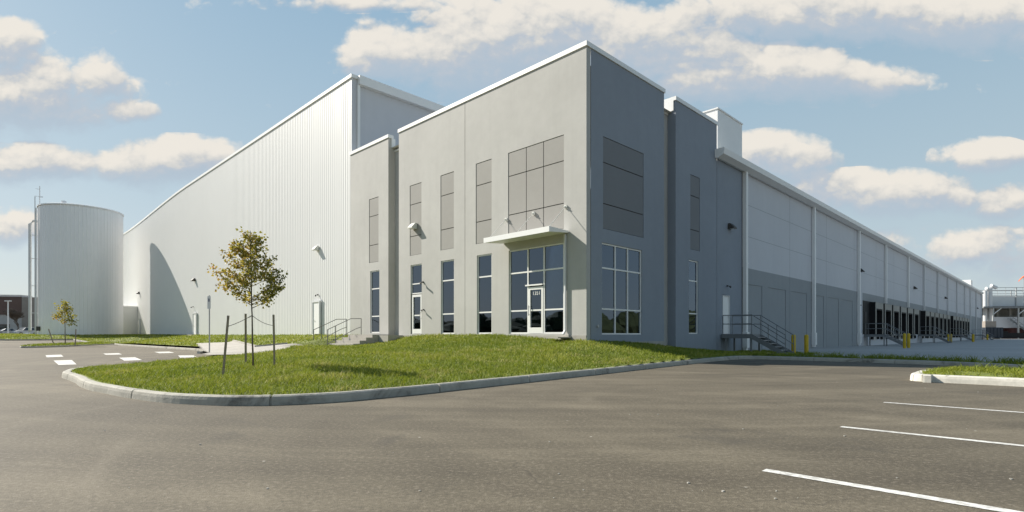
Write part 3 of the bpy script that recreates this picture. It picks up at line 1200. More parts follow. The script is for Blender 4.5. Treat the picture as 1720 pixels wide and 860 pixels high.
b.box(-2.0, .06, 82, 94, .3, 5.1)
an = b.build('pump_annex', 'metal_white', WH)
b = MB()
b.box(-2.06, .055, 81.94, 94.06, 5.1, 5.28)
b.build('annex_coping', 'coping', an)


def steel_door(P, a0, a1, z0, z1, d=-.04):
    b_ = MB()
    pbox(b_, P, a0, a1, z0, z1, d, .06)
    o = b_.build('steel_door', 'coping', WH)
    f = MB()
    pbox(f, P, a0-.09, a0-.003, z0, z1+.09, d-.05, .06)
    pbox(f, P, a1+.003, a1+.09, z0, z1+.09, d-.05, .06)
    pbox(f, P, a0-.003, a1+.003, z1+.003, z1+.09, d-.05, .06)
    f.build('door_frame', 'trim', o)
    h = MB()
    h.tube([P(a1-.1, z0+1.0, d), P(a1-.1, z0+1.0, d-.07)], .025, 8)
    h.bar(P(a1-.1, z0+1.0, d-.06), P(a1-.24, z0+1.0, d-.06), .025)
    h.build('handle', 'galv', o)
    return o


steel_door(PL, 23.65, 24.62, 1.15, 3.42)
steel_door(PL, 52.95, 54.0, 1.12, 3.4)
steel_door(PL, 80.2, 81.2, 1.12, 3.3)
steel_door(PR, 12.79, 13.69, 1.14, 3.33, .05)
b = MB()
b.box(-.6, .02, 52.4, 57.5, .9, 1.12)
b.build('door_stoop', 'base_concrete', WH)


def wall_lamp(P, a, z, w_=.42, h=.32, d=.36, off=0.0, m='lamp_white'):
    """wedge-shaped wall pack light"""
    b_ = MB()
    pr = [(off, z+h/2), (off-d*.35, z+h/2), (off-d, z-h*.28), (off-d, z-h/2), (off, z-h/2)]
    n = len(pr)
    vs = [P(a-w_/2, zz, dd) for dd, zz in pr]+[P(a+w_/2, zz, dd) for dd, zz in pr]
    b_.add(vs, [tuple(range(n)), tuple(range(n, 2*n))[::-1]]+[(i, (i+1) % n, n+(i+1) % n, n+i) for i in range(n)])
    o = b_.build('wall_lamp', m, WH)
    e = MB()
    pbox(e, P, a-w_/2+.03, a+w_/2-.03, z-h/2-.012, z-h/2-.002, off-d+.05, off-.08)
    e.build('lens', 'light_glass', o)
    return o


for a, z in ((24.13, 7.3), (53.84, 7.15), (80.94, 7.17)):
    wall_lamp(PL, a, z, off=.06, m='lamp_bronze' if a > 40 else 'lamp_white')
wall_lamp(PL, 12.0, 7.18, off=0)
wall_lamp(PR, 13.64, 7.4, off=0, m='lamp_bronze')
for a in (43.08, 70.8, 98.37, 148.0):
    wall_lamp(PR, a, 7.3, .5, .36, .4, .02, 'lamp_bronze')


def fitting(P, a, z, off=0.0, k=1.0):
    """small camera on a bracket"""
    b_ = MB()
    b_.tube([P(a, z, off), P(a, z, off-.06*k)], .05*k, 8)
    b_.tube([P(a, z, off-.05*k), P(a, z-.04*k, off-.18*k)], .022*k, 6)
    b_.tube([P(a+.06*k, z-.04*k, off-.16*k), P(a-.16*k, z-.10*k, off-.28*k)], .05*k, 10)
    return b_.build('security_camera', 'lamp_bronze', WH)


fitting(PL, 11.2, 3.99)
fitting(PL, 11.15, 2.47, 0, .8)
fitting(PL, 24.04, 3.96, .06)
fitting(PL, 54.3, 4.2, .06)
fitting(PR, 13.31, 3.92)
fitting(PR, 42.5, 4.0)
b = MB()
b.tube([PR(.75, 1.45, 0), PR(.75, 1.45, -.05)], .06, 10)
b.build('wall_valve', 'galv', WH)

# ---- dock wing: tilt-up panels, painted in two bands
seams = [15.45, 23.76]+[23.76+8.66*k for k in range(1, 15)]+[158.0]
docks = []
for g0 in (46.9, 76.0, 104.0):
    docks += [g0+4.15*k for k in range(6)]
lo, up = MB(), MB()
kn = [(15.9, 18.63), (19.7, 22.97), (24.1, 27.52), (29.02, 31.74), (32.91, 36.02), (37.15, 40.5)]
for a, c in zip(seams[:-1], seams[1:]):
    hs = [(max(k0, a+.02), min(k1, c-.02), .05, 4.22, .035) for k0, k1 in kn if k0 < c and k1 > a and (min(k1, c-.02)-max(k0, a+.02)) > .4]
    holed(lo, PR, a+.014, c-.014, -.3, 5.2, hs)
    for h in hs:
        lo.quad(PR(h[0], h[2], .035), PR(h[1], h[2], .035), PR(h[1], h[3], .035), PR(h[0], h[3], .035))
    holed(up, PR, a+.014, c-.014, 5.2, 11.2, [])
lo.build('wing_wall_lower', 'wing_grey', WH)
up.build('wing_wall_upper', 'wing_light', WH)
b = MB()
pbox(b, PR, 15.4, 158, -.3, 11.15, .05, .08)
for zz in (7.0, 9.0):
    pass
b.build('panel_joint', 'joint', WH)
hl = MB()
for zz in (7.15, 9.1):
    for a, c in zip(seams[:-1], seams[1:]):
        pbox(hl, PR, a+.05, c-.05, zz-.012, zz+.012, -.004, .01)
hl.build('panel_score', 'wing_grey', WH)
b = MB()
b.quad((158, 0, -.3), (158, 60, -.3), (158, 60, 11.2), (158, 0, 11.2))
b.build('end_wall', 'wing_light', WH)
gu = MB()
pf = [(0, 10.98), (-.18, 10.95), (-.5, 11.12), (-.55, 11.42), (-.5, 11.46), (0, 11.46)]
n = len(pf)
vs = [(11.62 if False else 11.75, d_, z_) for d_, z_ in pf]+[(158.1, d_, z_) for d_, z_ in pf]
gu.add(vs, [tuple(range(n)), tuple(range(n, 2*n))[::-1]]+[(i, (i+1) % n, n+(i+1) % n, n+i) for i in range(n)])
gu.build('gutter', 'coping', WH)
for k, a in enumerate((15.5, 28.6, 42.1, 53.5, 66.2, 77.5, 89.8, 100.7, 112.4, 124.2, 134.2, 145.5, 157.4)):
    b = MB()
    foot = 4.55 if 44 < a < 128 else .15
    pbox(b, PR, a, a+.26, foot, 10.96, -.24, -.02)
    if foot < 1:
        pbox(b, PR, a-.06, a+.32, foot+.15, 1.25, -.30, -.245)
        pbox(b, PR, a-.06, a-.002, foot+.15, 1.25, -.245, -.02)
        pbox(b, PR, a+.262, a+.32, foot+.15, 1.25, -.245, -.02)
    else:
        pass
    for zz in (2.5, 5.4, 8.6):
        if zz > foot:
            pbox(b, PR, a-.03, a+.29, zz, zz+.06, -.252, -.243)
    b.build('downspout', 'coping' if k < 5 else 'trim', WH)
# pale pilasters beside the docks
b = MB()
pbox(b, PR, 42.55, 44.0, -.25, 5.21, -.03, 0.01)
pbox(b, PR, 44.0, 128.6, -.25, 1.12, -.03, .01)
b.build('dock_wall_base', 'wing_light', WH)

# roof housings
b = MB()
b.box(14.3, 17.9, 1.0, 8, 10.96, 14.75)
b.box(14.25, 17.95, .95, 8.05, 14.75, 14.83)
b.build('roof_housing', 'coping', WH)
b = MB()
b.box(150, 153.5, 1.2, 7, 10.96, 14.1)
b.build('roof_housing', 'coping', WH)


# ---- truck docks
def dock(a):
    W2 = 1.60
    b_ = MB()
    # black foam shelter: backing with projecting side and head boxes
    pbox(b_, PR, a-.02, a+4.05, 1.14, 4.45, -.04, -.012)
    pbox(b_, PR, a+.02, a+.36, 1.14, 4.40, -.50, -.041)
    pbox(b_, PR, a+3.06, a+3.40, 1.14, 4.40, -.50, -.041)
    pbox(b_, PR, a+.361, a+3.059, 3.62, 4.40, -.50, -.041)
    o = b_.build('dock_shelter', 'black', WH)
    p = MB()
    for q in (a+.03, a+3.07):
        p = MB()
        pbox(p, PR, q, q+.32, 1.16, 3.75, -.54, -.502)
        p.build('side_pad', 'dock_pad', o)
    p = MB()
    p.add([PR(a+.03, 3.755, -.54), PR(a+3.39, 3.755, -.54), PR(a+3.39, 4.38, -.54), PR(a+.03, 4.38, -.54),
           PR(a+.03, 3.755, -.502), PR(a+3.39, 3.755, -.502), PR(a+3.39, 4.38, -.502), PR(a+.03, 4.38, -.502)],
          [(0, 1, 2, 3), (7, 6, 5, 4), (0, 4, 5, 1), (2, 6, 7, 3), (0, 3, 7, 4), (1, 5, 6, 2)])
    pbox(p, PR, a+1.45, a+1.95, 3.98, 4.22, -.546, -.541)
    p.build('head_pad', 'dock_pad', o)
    d_ = MB()
    for k in range(5):
        pbox(d_, PR, a+.38, a+3.04, 1.2+k*.49, 1.2+k*.49+.47, -.09, -.045)
    d_.build('dock_door', 'door_dark', o)
    e = MB()
    pbox(e, PR, a+.35, a+.62, .62, 1.10, -.26, -.035)
    e.build('dock_bumper', 'black', o)
    e = MB()
    pbox(e, PR, a+2.8, a+3.07, .62, 1.10, -.26, -.035)
    e.build('dock_bumper', 'black', o)
    e = MB()
    pbox(e, PR, a+.8, a+2.62, .55, 1.12, -.10, -.035)
    pbox(e, PR, a+.8, a+2.62, 1.03, 1.10, -.42, -.101)
    e.build('dock_leveller', 'galv', o)


for a in docks:
    dock(a)
for a in (44.05, 73.0, 101.1):
    b = MB()
    w2 = 2.75
    pbox(b, PR, a, a+w2, 1.14, 4.45, -.045, -.012)
    o = b.build('entry_bay', 'black', WH)
    b = MB()
    pbox(b, PR, a+.55, a+1.5, 1.15, 3.35, -.075, -.047)
    b.build('personnel_door', 'door_dark', o)

# ------------------------------------------------------------------ steel stairs on the dock side
def stairs(label, v0, scale_rail=1.0):
    """a landing against the wall at local x = v0 with a flight running outwards"""
    H = 1.13
    W_ = 1.25
    L = 1.75
    n_st = 6
    run = .29
    t = thing('metal_staircase', WL(v0, 0), R(45), label, 'stairs', 'steel stairs along the dock side')
    b = MB()
    b.box(0, W_, -L, -.06, H-.03, H)
    b.box(0, .06, -L, -.06, H-.24, H-.032)
    b.box(W_-.06, W_, -L, -.06, H-.24, H-.032)
    b.box(.062, W_-.062, -L, -L+.06, H-.24, H-.032)
    b.build('landing', 'steel', t)
    for x in (.06, W_-.06):
        for y in (-L+.05, -.3):
            b = MB()
            b.bar((x, y, 0), (x, y, H-.24), .08)
            b.build('leg', 'steel', t)
    ye = -L-run*n_st
    for x in (.0, W_):
        b = MB()
        b.bar((x, -L+.02, H-.12), (x, ye, .02), .05, .24)
        b.build('stringer', 'steel', t)
    for k in range(n_st):
        z = H-(k+1)*H/(n_st+.6)
        b = MB()
        b.box(.03, W_-.03, -L-run*(k+1), -L-run*k+.01, z-.03, z)
        b.build('tread', 'galv', t)
    for x in (.0, W_):
        b = MB()
        for (hh) in (1.05, .56):
            b.tube([(x, -.15 if x else -.15, H+hh), (x, -L, H+hh), (x, ye, hh+.02)], .024, 8)
        for y in (-.15, -L):
            b.tube([(x, y, H-.1), (x, y, H+1.05)], .022, 8)
        for k in (.5, 1.0):
            y = -L+(ye+L)*k
            zz = H+(0-H)*k
            b.tube([(x, y, zz), (x, y, zz+1.05)], .022, 8)
        b.build('handrail', 'steel', t)
    if True:
        b = MB()
        for hh in (1.05, .56):
            b.tube([(0, -.1, H+hh), (W_, -.1, H+hh)] if False else [(0, -L, H+hh), (0, -L-.01, H+hh)], .02, 6)
        b.v, b.f = [], []
    return t


stairs('grey steel stairs with landing at the white door beside the entrance block', 12.45)
stairs('grey steel stairs in front of the first black truck docks', 44.5)
stairs('grey steel stairs between the first and second groups of truck docks', 73.4)
stairs('grey steel stairs between the second and third groups of truck docks', 101.5)
stairs('most distant grey steel stairs near the far end of the dock wall', 138.0)


def bollard(x, y, z, label, h=1.1, r=.115):
    t = thing('bollard', (x, y, z), 0, label, 'bollard', 'yellow safety bollards by the docks')
    b_ = MB()
    pr = [(r, -.1), (r, h-.1), (r*.92, h-.045), (r*.7, h-.012), (r*.35, h)]
    n_ = 16
    vs = [(a*math.cos(k*2*math.pi/n_), a*math.sin(k*2*math.pi/n_), z_) for a, z_ in pr for k in range(n_)]
    fs = [(i*n_+k, i*n_+(k+1) % n_, (i+1)*n_+(k+1) % n_, (i+1)*n_+k) for i in range(len(pr)-1) for k in range(n_)]
    fs.append(tuple(range((len(pr)-1)*n_, len(pr)*n_)))
    b_.add(vs, fs)
    b_.build('sleeve', 'yellow', t, smooth=True)
    return t


bollard(15.60, 30.35, .0, 'yellow bollard nearest the foot of the nearest steel stairs, left one of the front pair')
bollard(16.85, 31.35, .0, 'yellow bollard right of another in the front pair, before the grey dock wall')


def onpx(px, py):
    yy = EYE*F/(py-562.5)
    return ((px-860)/F*yy, yy, 0.0)


bollard(*onpx(1519.3, 585.2), 'yellow bollard left of its twin at the foot of the stairs by the first docks', 1.2)
bollard(*onpx(1526.2, 584.6), 'yellow bollard right of its twin at the foot of the stairs by the first docks', 1.2)
bollard(*onpx(1592.8, 576.2), 'left yellow bollard of the smaller pair by the second group of docks', 1.2)
bollard(*onpx(1597.6, 575.8), 'right yellow bollard of the smaller pair by the second group of docks', 1.2)
bollard(*onpx(1634.5, 574.4), 'lone yellow bollard before the far end of the docks', 1.2, .16)
bollard(*onpx(1658.6, 571.3), 'tiny yellow bollard before the dark container at the far end', 1.2, .16)

# ------------------------------------------------------------------ concrete steps with handrails by the entrance side
st = thing('concrete_steps', WL(-.5, 15), R(45), 'pale concrete steps with grey handrails leading up to the entrance block', 'steps')
b = MB()
nst = 5
for k in range(nst):
    z1 = 1.10-k*.17
    b.box(-.9-k*.36-.36 if k else -.9, 0.45, -.6-k*.1, 1.95+.02*k, z1-.19 if k < nst-1 else -.1, z1)
st_b = MB()
for k in range(nst):
    z1 = 1.10-k*.17
    x0 = -.95-k*.40
    x1 = .45 if k == 0 else -.95-(k-1)*.40
    st_b.box(x0, x1-.002, -.9, 1.9, -.2, z1)
st_b.build('step_block', 'path', st)
b = MB()
b.box(-.55, .45, -1.9, -.905, .2, 1.06)
b.build('landing', 'base_concrete', st)
for y in (1.93, 3.75):
    b = MB()
    for hh in (.95, .46):
        top = [(-.05, y, 1.14+hh), (-.75, y, 1.14+hh-.02), (-2.25, y, .44+hh)]
        b.tube(top if hh > .6 else [(-.05, y, 1.12+hh), (-.45, y, .98+hh), (-2.3, y, .06+hh)], .022, 8)
    b.tube([(-.05, y, .8), (-.05, y, 2.09)], .024, 8)
    b.tube([(-1.75, y, .1), (-1.75, y, 1.62)], .024, 8)
    b.tube([(-2.25, y, .1), (-2.25, y, 1.39)], .024, 8)
    b.build('handrail', 'rail', st)

# ------------------------------------------------------------------ storage tank
TK = thing('storage_tank', (TANK[0], TANK[1], .9), 0, 'tall grey cylindrical steel tank standing at the left end of the white wall', 'tank')
rT, hT = 4.5, 16.75
b = MB()
ns = 72
pr = []
for k in range(ns):
    a0 = 2*math.pi*k/ns
    for da, dr in ((0, 0), (.74, 0), (.80, .022), (.94, .022)):
        a = a0+da*2*math.pi/ns
        pr.append(((rT+dr)*math.cos(a), (rT+dr)*math.sin(a)))
n = len(pr)
b.add([(x, y, 0) for x, y in pr]+[(x, y, hT) for x, y in pr], [(i, (i+1) % n, n+(i+1) % n, n+i) for i in range(n)])
b.build('shell', 'tank', TK)
b = MB()
n = 72
vs = []
for rr, zz in ((rT+.07, hT-.12), (rT+.10, hT-.1), (rT+.10, hT+.05), (rT-.1, hT+.12), (.05, hT+.45)):
    vs += [(rr*math.cos(2*math.pi*k/n), rr*math.sin(2*math.pi*k/n), zz) for k in range(n)]
b.add(vs, [(i*n+k, i*n+(k+1) % n, (i+1)*n+(k+1) % n, (i+1)*n+k) for i in range(4) for k in range(n)])
b.build('lid', 'tank', TK)
b = MB()
b.tube([(.6, -3.7, hT+.1), (.6, -3.7, hT+.5)], .28, 12)
b.build('vent_cap', 'tank', TK)
ang = math.atan2(-.785*0-.62, -.785)   # the side seen on the left from the drive


def polar(a, r_, z):
    return (r_*math.cos(a), r_*math.sin(a), z)


aL = R(218)
b = MB()
pp = polar(aL, rT+.75, 0)
b.tube([polar(aL, rT+1.2, .25), polar(aL, rT+.9, .3), (pp[0], pp[1], .8), (pp[0], pp[1], hT-2.3), polar(aL, rT+.4, hT-1.9), polar(aL, rT, hT-1.9)], .17, 10)
for z in (3, 6.5, 10, 13):
    b.bar(polar(aL, rT, z), polar(aL, rT+.75, z), .08)
b.build('riser_pipe', 'trim', TK)
aD = R(225)
b = MB()
for s in (-.22, .22):
    a = aD+s/rT
    b.tube([polar(a, rT+.28, .2), polar(a, rT+.28, hT+1.2), polar(a, rT-.5, hT+1.2)], .03, 6)
for z in np.arange(.4, hT+1, .3):
    b.tube([polar(aD-.22/rT, rT+.28, z), polar(aD+.22/rT, rT+.28, z)], .016, 5)
b.build('ladder', 'galv', TK)
b = MB()
b.tube([polar(R(222), rT-.2, hT), polar(R(222), rT-.2, hT+2.6)], .05, 6)
b.tube([polar(R(222), rT-.2, hT+2.2), polar(R(222), rT+.2, hT+2.2)], .03, 6)
b.build('level_mast', 'trim', TK)
b = MB()
b.tube([polar(R(232), rT+.25, .1), polar(R(232), rT+.25, hT-.4)], .08, 8)
b.build('conduit', 'trim', TK)
b = MB()
a = R(238)
b.bar(polar(a, rT+.12, .7), polar(a, rT+.12, 1.25), .4, .25)
b.build('control_box', 'lamp_bronze', TK)


# ------------------------------------------------------------------ trees
def leaf_mesh(name, centres, dirs, tints, size, parent, rngl):
    """folded leaves: 6 triangles each"""
    n_ = len(centres)
    C_ = np.array(centres)
    D = np.array(dirs)
    D /= np.linalg.norm(D, axis=1)[:, None]
    up = rngl.normal(size=(n_, 3))
    S = np.cross(D, up)
    S /= np.linalg.norm(S, axis=1)[:, None]
    Nn = np.cross(S, D)
    sz = size*(.65+.7*rngl.random(n_))[:, None]
    pts = [C_, C_+D*sz*.35+S*sz*.48+Nn*sz*.12, C_+D*sz*1.05-Nn*sz*.10, C_+D*sz*.35-S*sz*.48+Nn*sz*.12, C_+D*sz*.62+S*sz*.30+Nn*sz*.03, C_+D*sz*.62-S*sz*.30+Nn*sz*.03]
    V = np.stack(pts, 1).reshape(-1, 3)
    base = np.arange(n_)*6
    f = np.concatenate([np.stack([base, base+1, base+4], 1), np.stack([base, base+4, base+2], 1), np.stack([base, base+2, base+5], 1), np.stack([base, base+5, base+3], 1)])
    me_ = bpy.data.meshes.new(name)
    me_.vertices.add(len(V))
    me_.vertices.foreach_set('co', V.ravel())
    me_.loops.add(len(f)*3)
    me_.loops.foreach_set('vertex_index', f.ravel())
    me_.polygons.add(len(f))
    me_.polygons.foreach_set('loop_start', np.arange(0, len(f)*3, 3))
    me_.polygons.foreach_set('loop_total', np.full(len(f), 3))
    me_.update()
    at = me_.attributes.new('tint', 'FLOAT', 'POINT')
    at.data.foreach_set('value', np.repeat(np.clip(tints, 0, 1), 6))
    me_.materials.append(M['leaf'])
    o = bpy.data.objects.new(name, me_)
    COL.objects.link(o)
    o.parent = parent
    return o


def young_tree(loc, H, crown0, half_w, nb, nleaf, lsize, label, seed, lean=.02, gr=None, r0=.035, bias=.5):
    rl = np.random.default_rng(seed)
    t = thing('young_tree', loc, 0, label, 'tree', gr)
    tr = MB()
    pts = [(lean*H*(k/10)**1.2+.012*math.sin(k*1.3)*H*.1*k/10, .01*math.sin(k*2.1), -.1+(H+.05)*k/10) for k in range(11)]
    tr.tube(pts, r0, 8, .006)
    cs, ds, ts = [], [], []

    def trunk_at(z):
        k = (z+.1)/(H+.05)*10
        i = min(9, max(0, int(k)))
        return Vector(pts[i]).lerp(Vector(pts[i+1]), k-i)
    for i in range(nb):
        q = (i+.5)/nb
        z0 = crown0*.97+(H*.95-crown0)*q**1.05
        # width of the crown by height: widest a third up, narrow point on top
        hrel = q
        wd = half_w*(1.0-.86*hrel**1.15)*(.72+.4*rl.random())
        if hrel < .1:
            wd *= .75+hrel*2.5
        az_ = i*2.39996+rl.normal()*.7
        rise = wd*(.45+.45*rl.random())+.10
        b0 = trunk_at(z0)
        tip = b0+Vector((math.cos(az_)*wd, math.sin(az_)*wd, rise*.75))
        mid = b0.lerp(tip, .5)+Vector((0, 0, -wd*.08+.03*rl.normal()))
        tr.tube([b0, mid, tip], max(.004, .011*(1-.5*q)), 5, .002)
        subs = [(b0, mid, tip)]
        for s in range(3):
            tt = .35+.5*rl.random()
            o_ = b0.lerp(mid, tt*2) if tt < .5 else mid.lerp(tip, tt*2-1)
            dv = Vector((math.cos(az_+rl.normal()*.8), math.sin(az_+rl.normal()*.8), .3+.5*rl.random()))*wd*(.25+.25*rl.random())
            tr.tube([o_, o_+dv*.5+Vector((0, 0, .01)), o_+dv], .004, 4, .0015)
            subs.append((o_, o_+dv*.5, o_+dv))
        k_l = max(6, int(nleaf/nb*(.35+1.1*(wd/half_w))))
        for j in range(k_l):
            br = subs[int(rl.random()*len(subs))]
            tt = .25+.78*rl.random()**.7
            p = br[0].lerp(br[1], tt*2) if tt < .5 else br[1].lerp(br[2], tt*2-1)
            p = p+Vector(rl.normal(size=3)*lsize*.95)
            dd = Vector((math.cos(az_)*.6, math.sin(az_)*.6, -.35))+Vector(rl.normal(size=3)*.55)
            cs.append(p)
            ds.append(dd)
            ts.append(bias+(-.26*p.x/half_w)+rl.normal()*.16)
    tr.build('trunk', 'bark', t, smooth=True)
    leaf_mesh('crown', cs, ds, np.array(ts), lsize, t, rl)
    return t


tx, ty, tz = ray(425, 617, island_z)
TH = (617-384)*ty/F
young_tree((tx, ty, tz), TH, TH*.435, TH*.25, 50, 3500, .057, 'young staked tree with yellow green autumn leaves on the grass island by the kerb', 11, -.022, None, .024, .50)
finger_t = ray(109.5, 577.5, finger_z)
young_tree(finger_t, (577-504)*finger_t[1]/F, 1.75, .98, 22, 520, .16, 'small young tree with yellow green leaves on a kerbed strip before the tank', 23, -.01, None, .045, .42)


def stake(px, py, ptx, pty, zf, label, w_=.034, rear=None):
    x, y, z = ray(px, py, zf) if rear is None else rear
    top = Vector(((ptx-860)/F*y, y, EYE+(562.5-pty)/F*y))
    t = thing('wooden_stake', (x, y, z), 0, label, 'stake', 'wooden stakes round the young trees')
    b_ = MB()
    d_ = top-Vector((x, y, z))
    b_.bar(-d_.normalized()*.15, d_, w_)
    b_.build('post', 'wood', t)
    return t, top


s1, top1 = stake(374.5, 632, 383.5, 530, island_z, 'grey wooden stake leaning left of the larger young tree')
s2, top2 = stake(461, 617, 459.5, 528.5, island_z, 'upright grey wooden stake right of the larger young tree')
bx, by = -6.4, 14.1
s3, top3 = stake(0, 0, 412.5, 527, None, 'grey wooden stake standing behind the larger young tree', .04, ((412.8-860)/F*14.3, 14.3, float(island_z(np.array(-6.95), np.array(14.3)))))
tp = Vector((tx-.022*TH*.35, ty, tz+TH*.375))
for (top, dz, sag, lb) in ((top1, -.22, .04, 'dark strap tying the young tree to its left stake'), (top2, -.26, .10, 'dark strap tying the young tree to its right stake'),
                           (top3, -.1, .06, 'dark strap tying the young tree to the stake behind it')):
    a = top+Vector((0, 0, dz))
    m = a.lerp(tp, .5)-Vector((0, 0, sag))
    b = MB()
    pts = [a.lerp(m, k/4).lerp(m.lerp(tp, k/4), k/4)-a for k in range(5)]
    b.tube(pts, .0065, 6)
    o = b.build('tree_strap', 'strap', loc=a)
    tag(o, lb, 'strap', 'straps holding the young tree')
f1 = ray(90, 577, finger_z)
f2 = ray(126.5, 577, finger_z)
stake(90, 577.5, 81.5, 552.5, finger_z, 'thin leaning stake left of the small tree before the tank', .06)
stake(126.5, 577.5, 127.5, 553, finger_z, 'thin upright stake right of the small tree before the tank', .06)

# bare tree beyond the car park
BT = thing('bare_tree', (-137, 152, 1.0), 0, 'leafless dark tree in front of the brown building at the far left', 'tree')
b = MB()
rl = np.random.default_rng(3)


def grow(p, d_, l_, r_, depth):
    e = p+d_*l_
    b.tube([p, p.lerp(e, .5)+Vector(rl.normal(size=3)*l_*.04), e], max(r_, .035), 5, max(.03, r_*.62), cap=False)
    if depth == 0:
        return
    for k in range(4 if depth > 1 else 5):
        nd = (d_+Vector((rl.normal()*.55, rl.normal()*.55, .10+.2*rl.random()))).normalized()
        grow(p.lerp(e, .55+.45*rl.random()), nd, l_*(.60+.22*rl.random()), r_*.6, depth-1)


grow(Vector((0, 0, -.1)), Vector((0, 0, 1)), 3.2, .2, 5)
b.build('trunk', 'bark', BT)

# ------------------------------------------------------------------ lamp post, sign post
LP = thing('lamp_post', ((13.5-860)/F*118, 118, 1.0), 0, 'white car park lamp post in front of the brown building at far left', 'lamp post')
b = MB()
b.tube([(0, 0, -.1), (0, 0, 7.3)], .16, 10, .11)
b.build('pole', 'coping', LP)
b = MB()
b.box(-.55, .55, -.28, .28, 7.3, 7.48)
b.build('lamp_head', 'coping', LP)
sx, sy, sz = ray(351.8, 592.5, left_z)
SP = thing('sign_post', (sx, sy, sz), R(-12), 'thin grey post with a small white sign at the ramp by the white kerb', 'sign post')
hS = (592.5-496)*sy/F
b = MB()
b.bar((0, 0, -.1), (0, 0, hS), .045)
b.build('post', 'galv', SP)
b = MB()
b.box(-.10, .10, -.034, -.026, hS-.72, hS-.05)
sgn = b.build('sign_plate', 'sign_white', SP)
b = MB()
b.box(-.035, .035, -.040, -.036, hS-.34, hS-.18)
b.build('symbol', 'sign_dark', sgn)


# ------------------------------------------------------------------ parked cars at far left
def car(loc, rz, label, suv, paint):
    t = thing('parked_car', loc, rz, label, 'car', 'cars parked at the far left')
    L, W_ = 4.6, 1.82
    hb = .95 if not suv else 1.05
    hr = 1.45 if not suv else 1.72
    # side outline of the lower body, lofted with tumblehome
    low = [(-2.28, .32), (-2.3, .62), (-2.2, hb-.12), (-1.2, hb-.02), (.9, hb), (2.05, hb-.03), (2.28, hb-.2), (2.3, .5), (2.22, .3)]
    b_ = MB()
    n_ = len(low)
    rows = []
    for s, ins in ((-1, .12), (-1, 0), (1, 0), (1, .12)):
        rows.append([(x*(1-.02*ins/.12 if ins else 1), s*(W_/2-(ins if ins else 0)), z if ins == 0 else z-(.0 if z < .6 else -.03)) for x, z in low])
    vs = [p for r_ in rows for p in r_]
    fs = [(i*n_+k, i*n_+(k+1) % n_, (i+1)*n_+(k+1) % n_, (i+1)*n_+k) for i in range(3) for k in range(n_)]
    fs += [tuple(range(n_))[::-1], tuple(range(3*n_, 4*n_))]
    b_.add(vs, fs)
    b_.build('body', paint, t)
    gh = [(-1.1, hb), (-.35, hr-.06), (.9, hr-.04), (1.5 if not suv else 2.1, hb+.02)] if not suv else [(-1.05, hb), (-.4, hr-.08), (1.75, hr-.06), (2.15, hb+.05)]
    b_ = MB()
    wl, wt = W_/2-.08, W_/2-.26
    vs = [(x, -(wl if z < hb+.2 else wt), z) for x, z in gh]+[(x, (wl if z < hb+.2 else wt), z) for x, z in gh]
    b_.add(vs, [(3, 2, 1, 0), (4, 5, 6, 7), (0, 1, 5, 4), (1, 2, 6, 5), (2, 3, 7, 6)])
    b_.build('windows', 'car_glass', t)
    b_ = MB()
    x0, x1 = gh[1][0]+.05, gh[2][0]-.02
    b_.box(x0, x1, -wt+.02, wt-.02, hr-.06, hr)
    for s in (-1, 1):
        b_.bar((gh[0][0], s*(wl+.01), hb), (gh[1][0], s*(wt+.01), hr-.04), .07)
        b_.bar((gh[3][0], s*(wl+.01), hb), (gh[2][0], s*(wt+.01), hr-.04), .12)
        xm = (gh[1][0]+gh[2][0])/2
        b_.bar((xm, s*(wl+.01), hb), (xm, s*(wt+.01), hr-.04), .07)
    b_.build('roof', paint, t)
    for x in (-1.4, 1.4):
        for s in (-1, 1):
            b_ = MB()
            b_.tube([(x, s*(W_/2-.2), .32), (x, s*(W_/2+.01), .32)], .33, 18)
            wh = b_.build('wheel', 'tyre', t)
            b_ = MB()
            b_.tube([(x, s*(W_/2+.011), .32), (x, s*(W_/2+.02), .32)], .2, 14)
            b_.build('rim', 'rim', wh)
    for s in (-1, 1):
        b_ = MB()
        b_.box(-2.32, -2.2, s*.55-.18, s*.55+.18, .66, .8)
        b_.build('headlight', 'light_glass', t)
        b_ = MB()
        b_.box(2.2, 2.315, s*.66-.14, s*.66+.14, .7, .86)
        b_.build('tail_light', 'red_light', t)
    return t


def gz(x, y):
    return float(road_z(np.array(x), np.array(y)))


for (px, Yc, rz, lb, suv, p) in ((11, 122, R(62), 'pale silver car parked at the far left edge, under the lamp post', False, 'car_silver'),
                                 (43, 124, R(72), 'white suv with dark windows parked left of the tank', True, 'car_white'),
                                 (60.5, 136, R(75), 'white car mostly hidden behind the tank pipes', False, 'car_white')):
    x = (px-860)/F*Yc
    car((x, Yc, gz(x, Yc)), rz, lb, suv, p)

# ------------------------------------------------------------------ brown and beige building at the far left
OB = thing('office_building', (-196, 196, 1.0), R(8), 'low brown and beige building behind the parked cars at the far left', 'building')
b = MB()
b.box(-60, 40, 0, 40, -1, 13.6)
b.build('wall', 'pale_wall', OB)
b = MB()
b.box(-60, 18.5, -.25, 0.05, 7.4, 13.9)
b.build('brown_band', 'brown_wall', OB)
b = MB()
b.box(18.6, 40.3, -.25, .05, -1, 13.75)
for k in range(5):
    b.box(18.7, 40.2, -.29, -.251, 1+k*2.5, 1.12+k*2.5)
b.build('beige_panel', 'beige_wall', OB)
for k in range(9):
    b = MB()
    b.box(-55+k*8, -49.5+k*8, -.1, .04, .3, 3.6)
    f = b.build('window', 'car_glass', OB)
    b = MB()
    b.box(-55.2+k*8, -49.3+k*8, -.2, -.102, 3.6, 3.9)
    b.build('lintel', 'brown_wall', f)
b = MB()
b.box(3, 14, 6, 12, 13.6, 15.0)
b.build('roof_unit', 'pale_wall', OB)
b = MB()
b.box(-20, 22, -14.2, -13.2, -1, 2.9)
o = b.build('hedge', 'woods')
o.parent = None
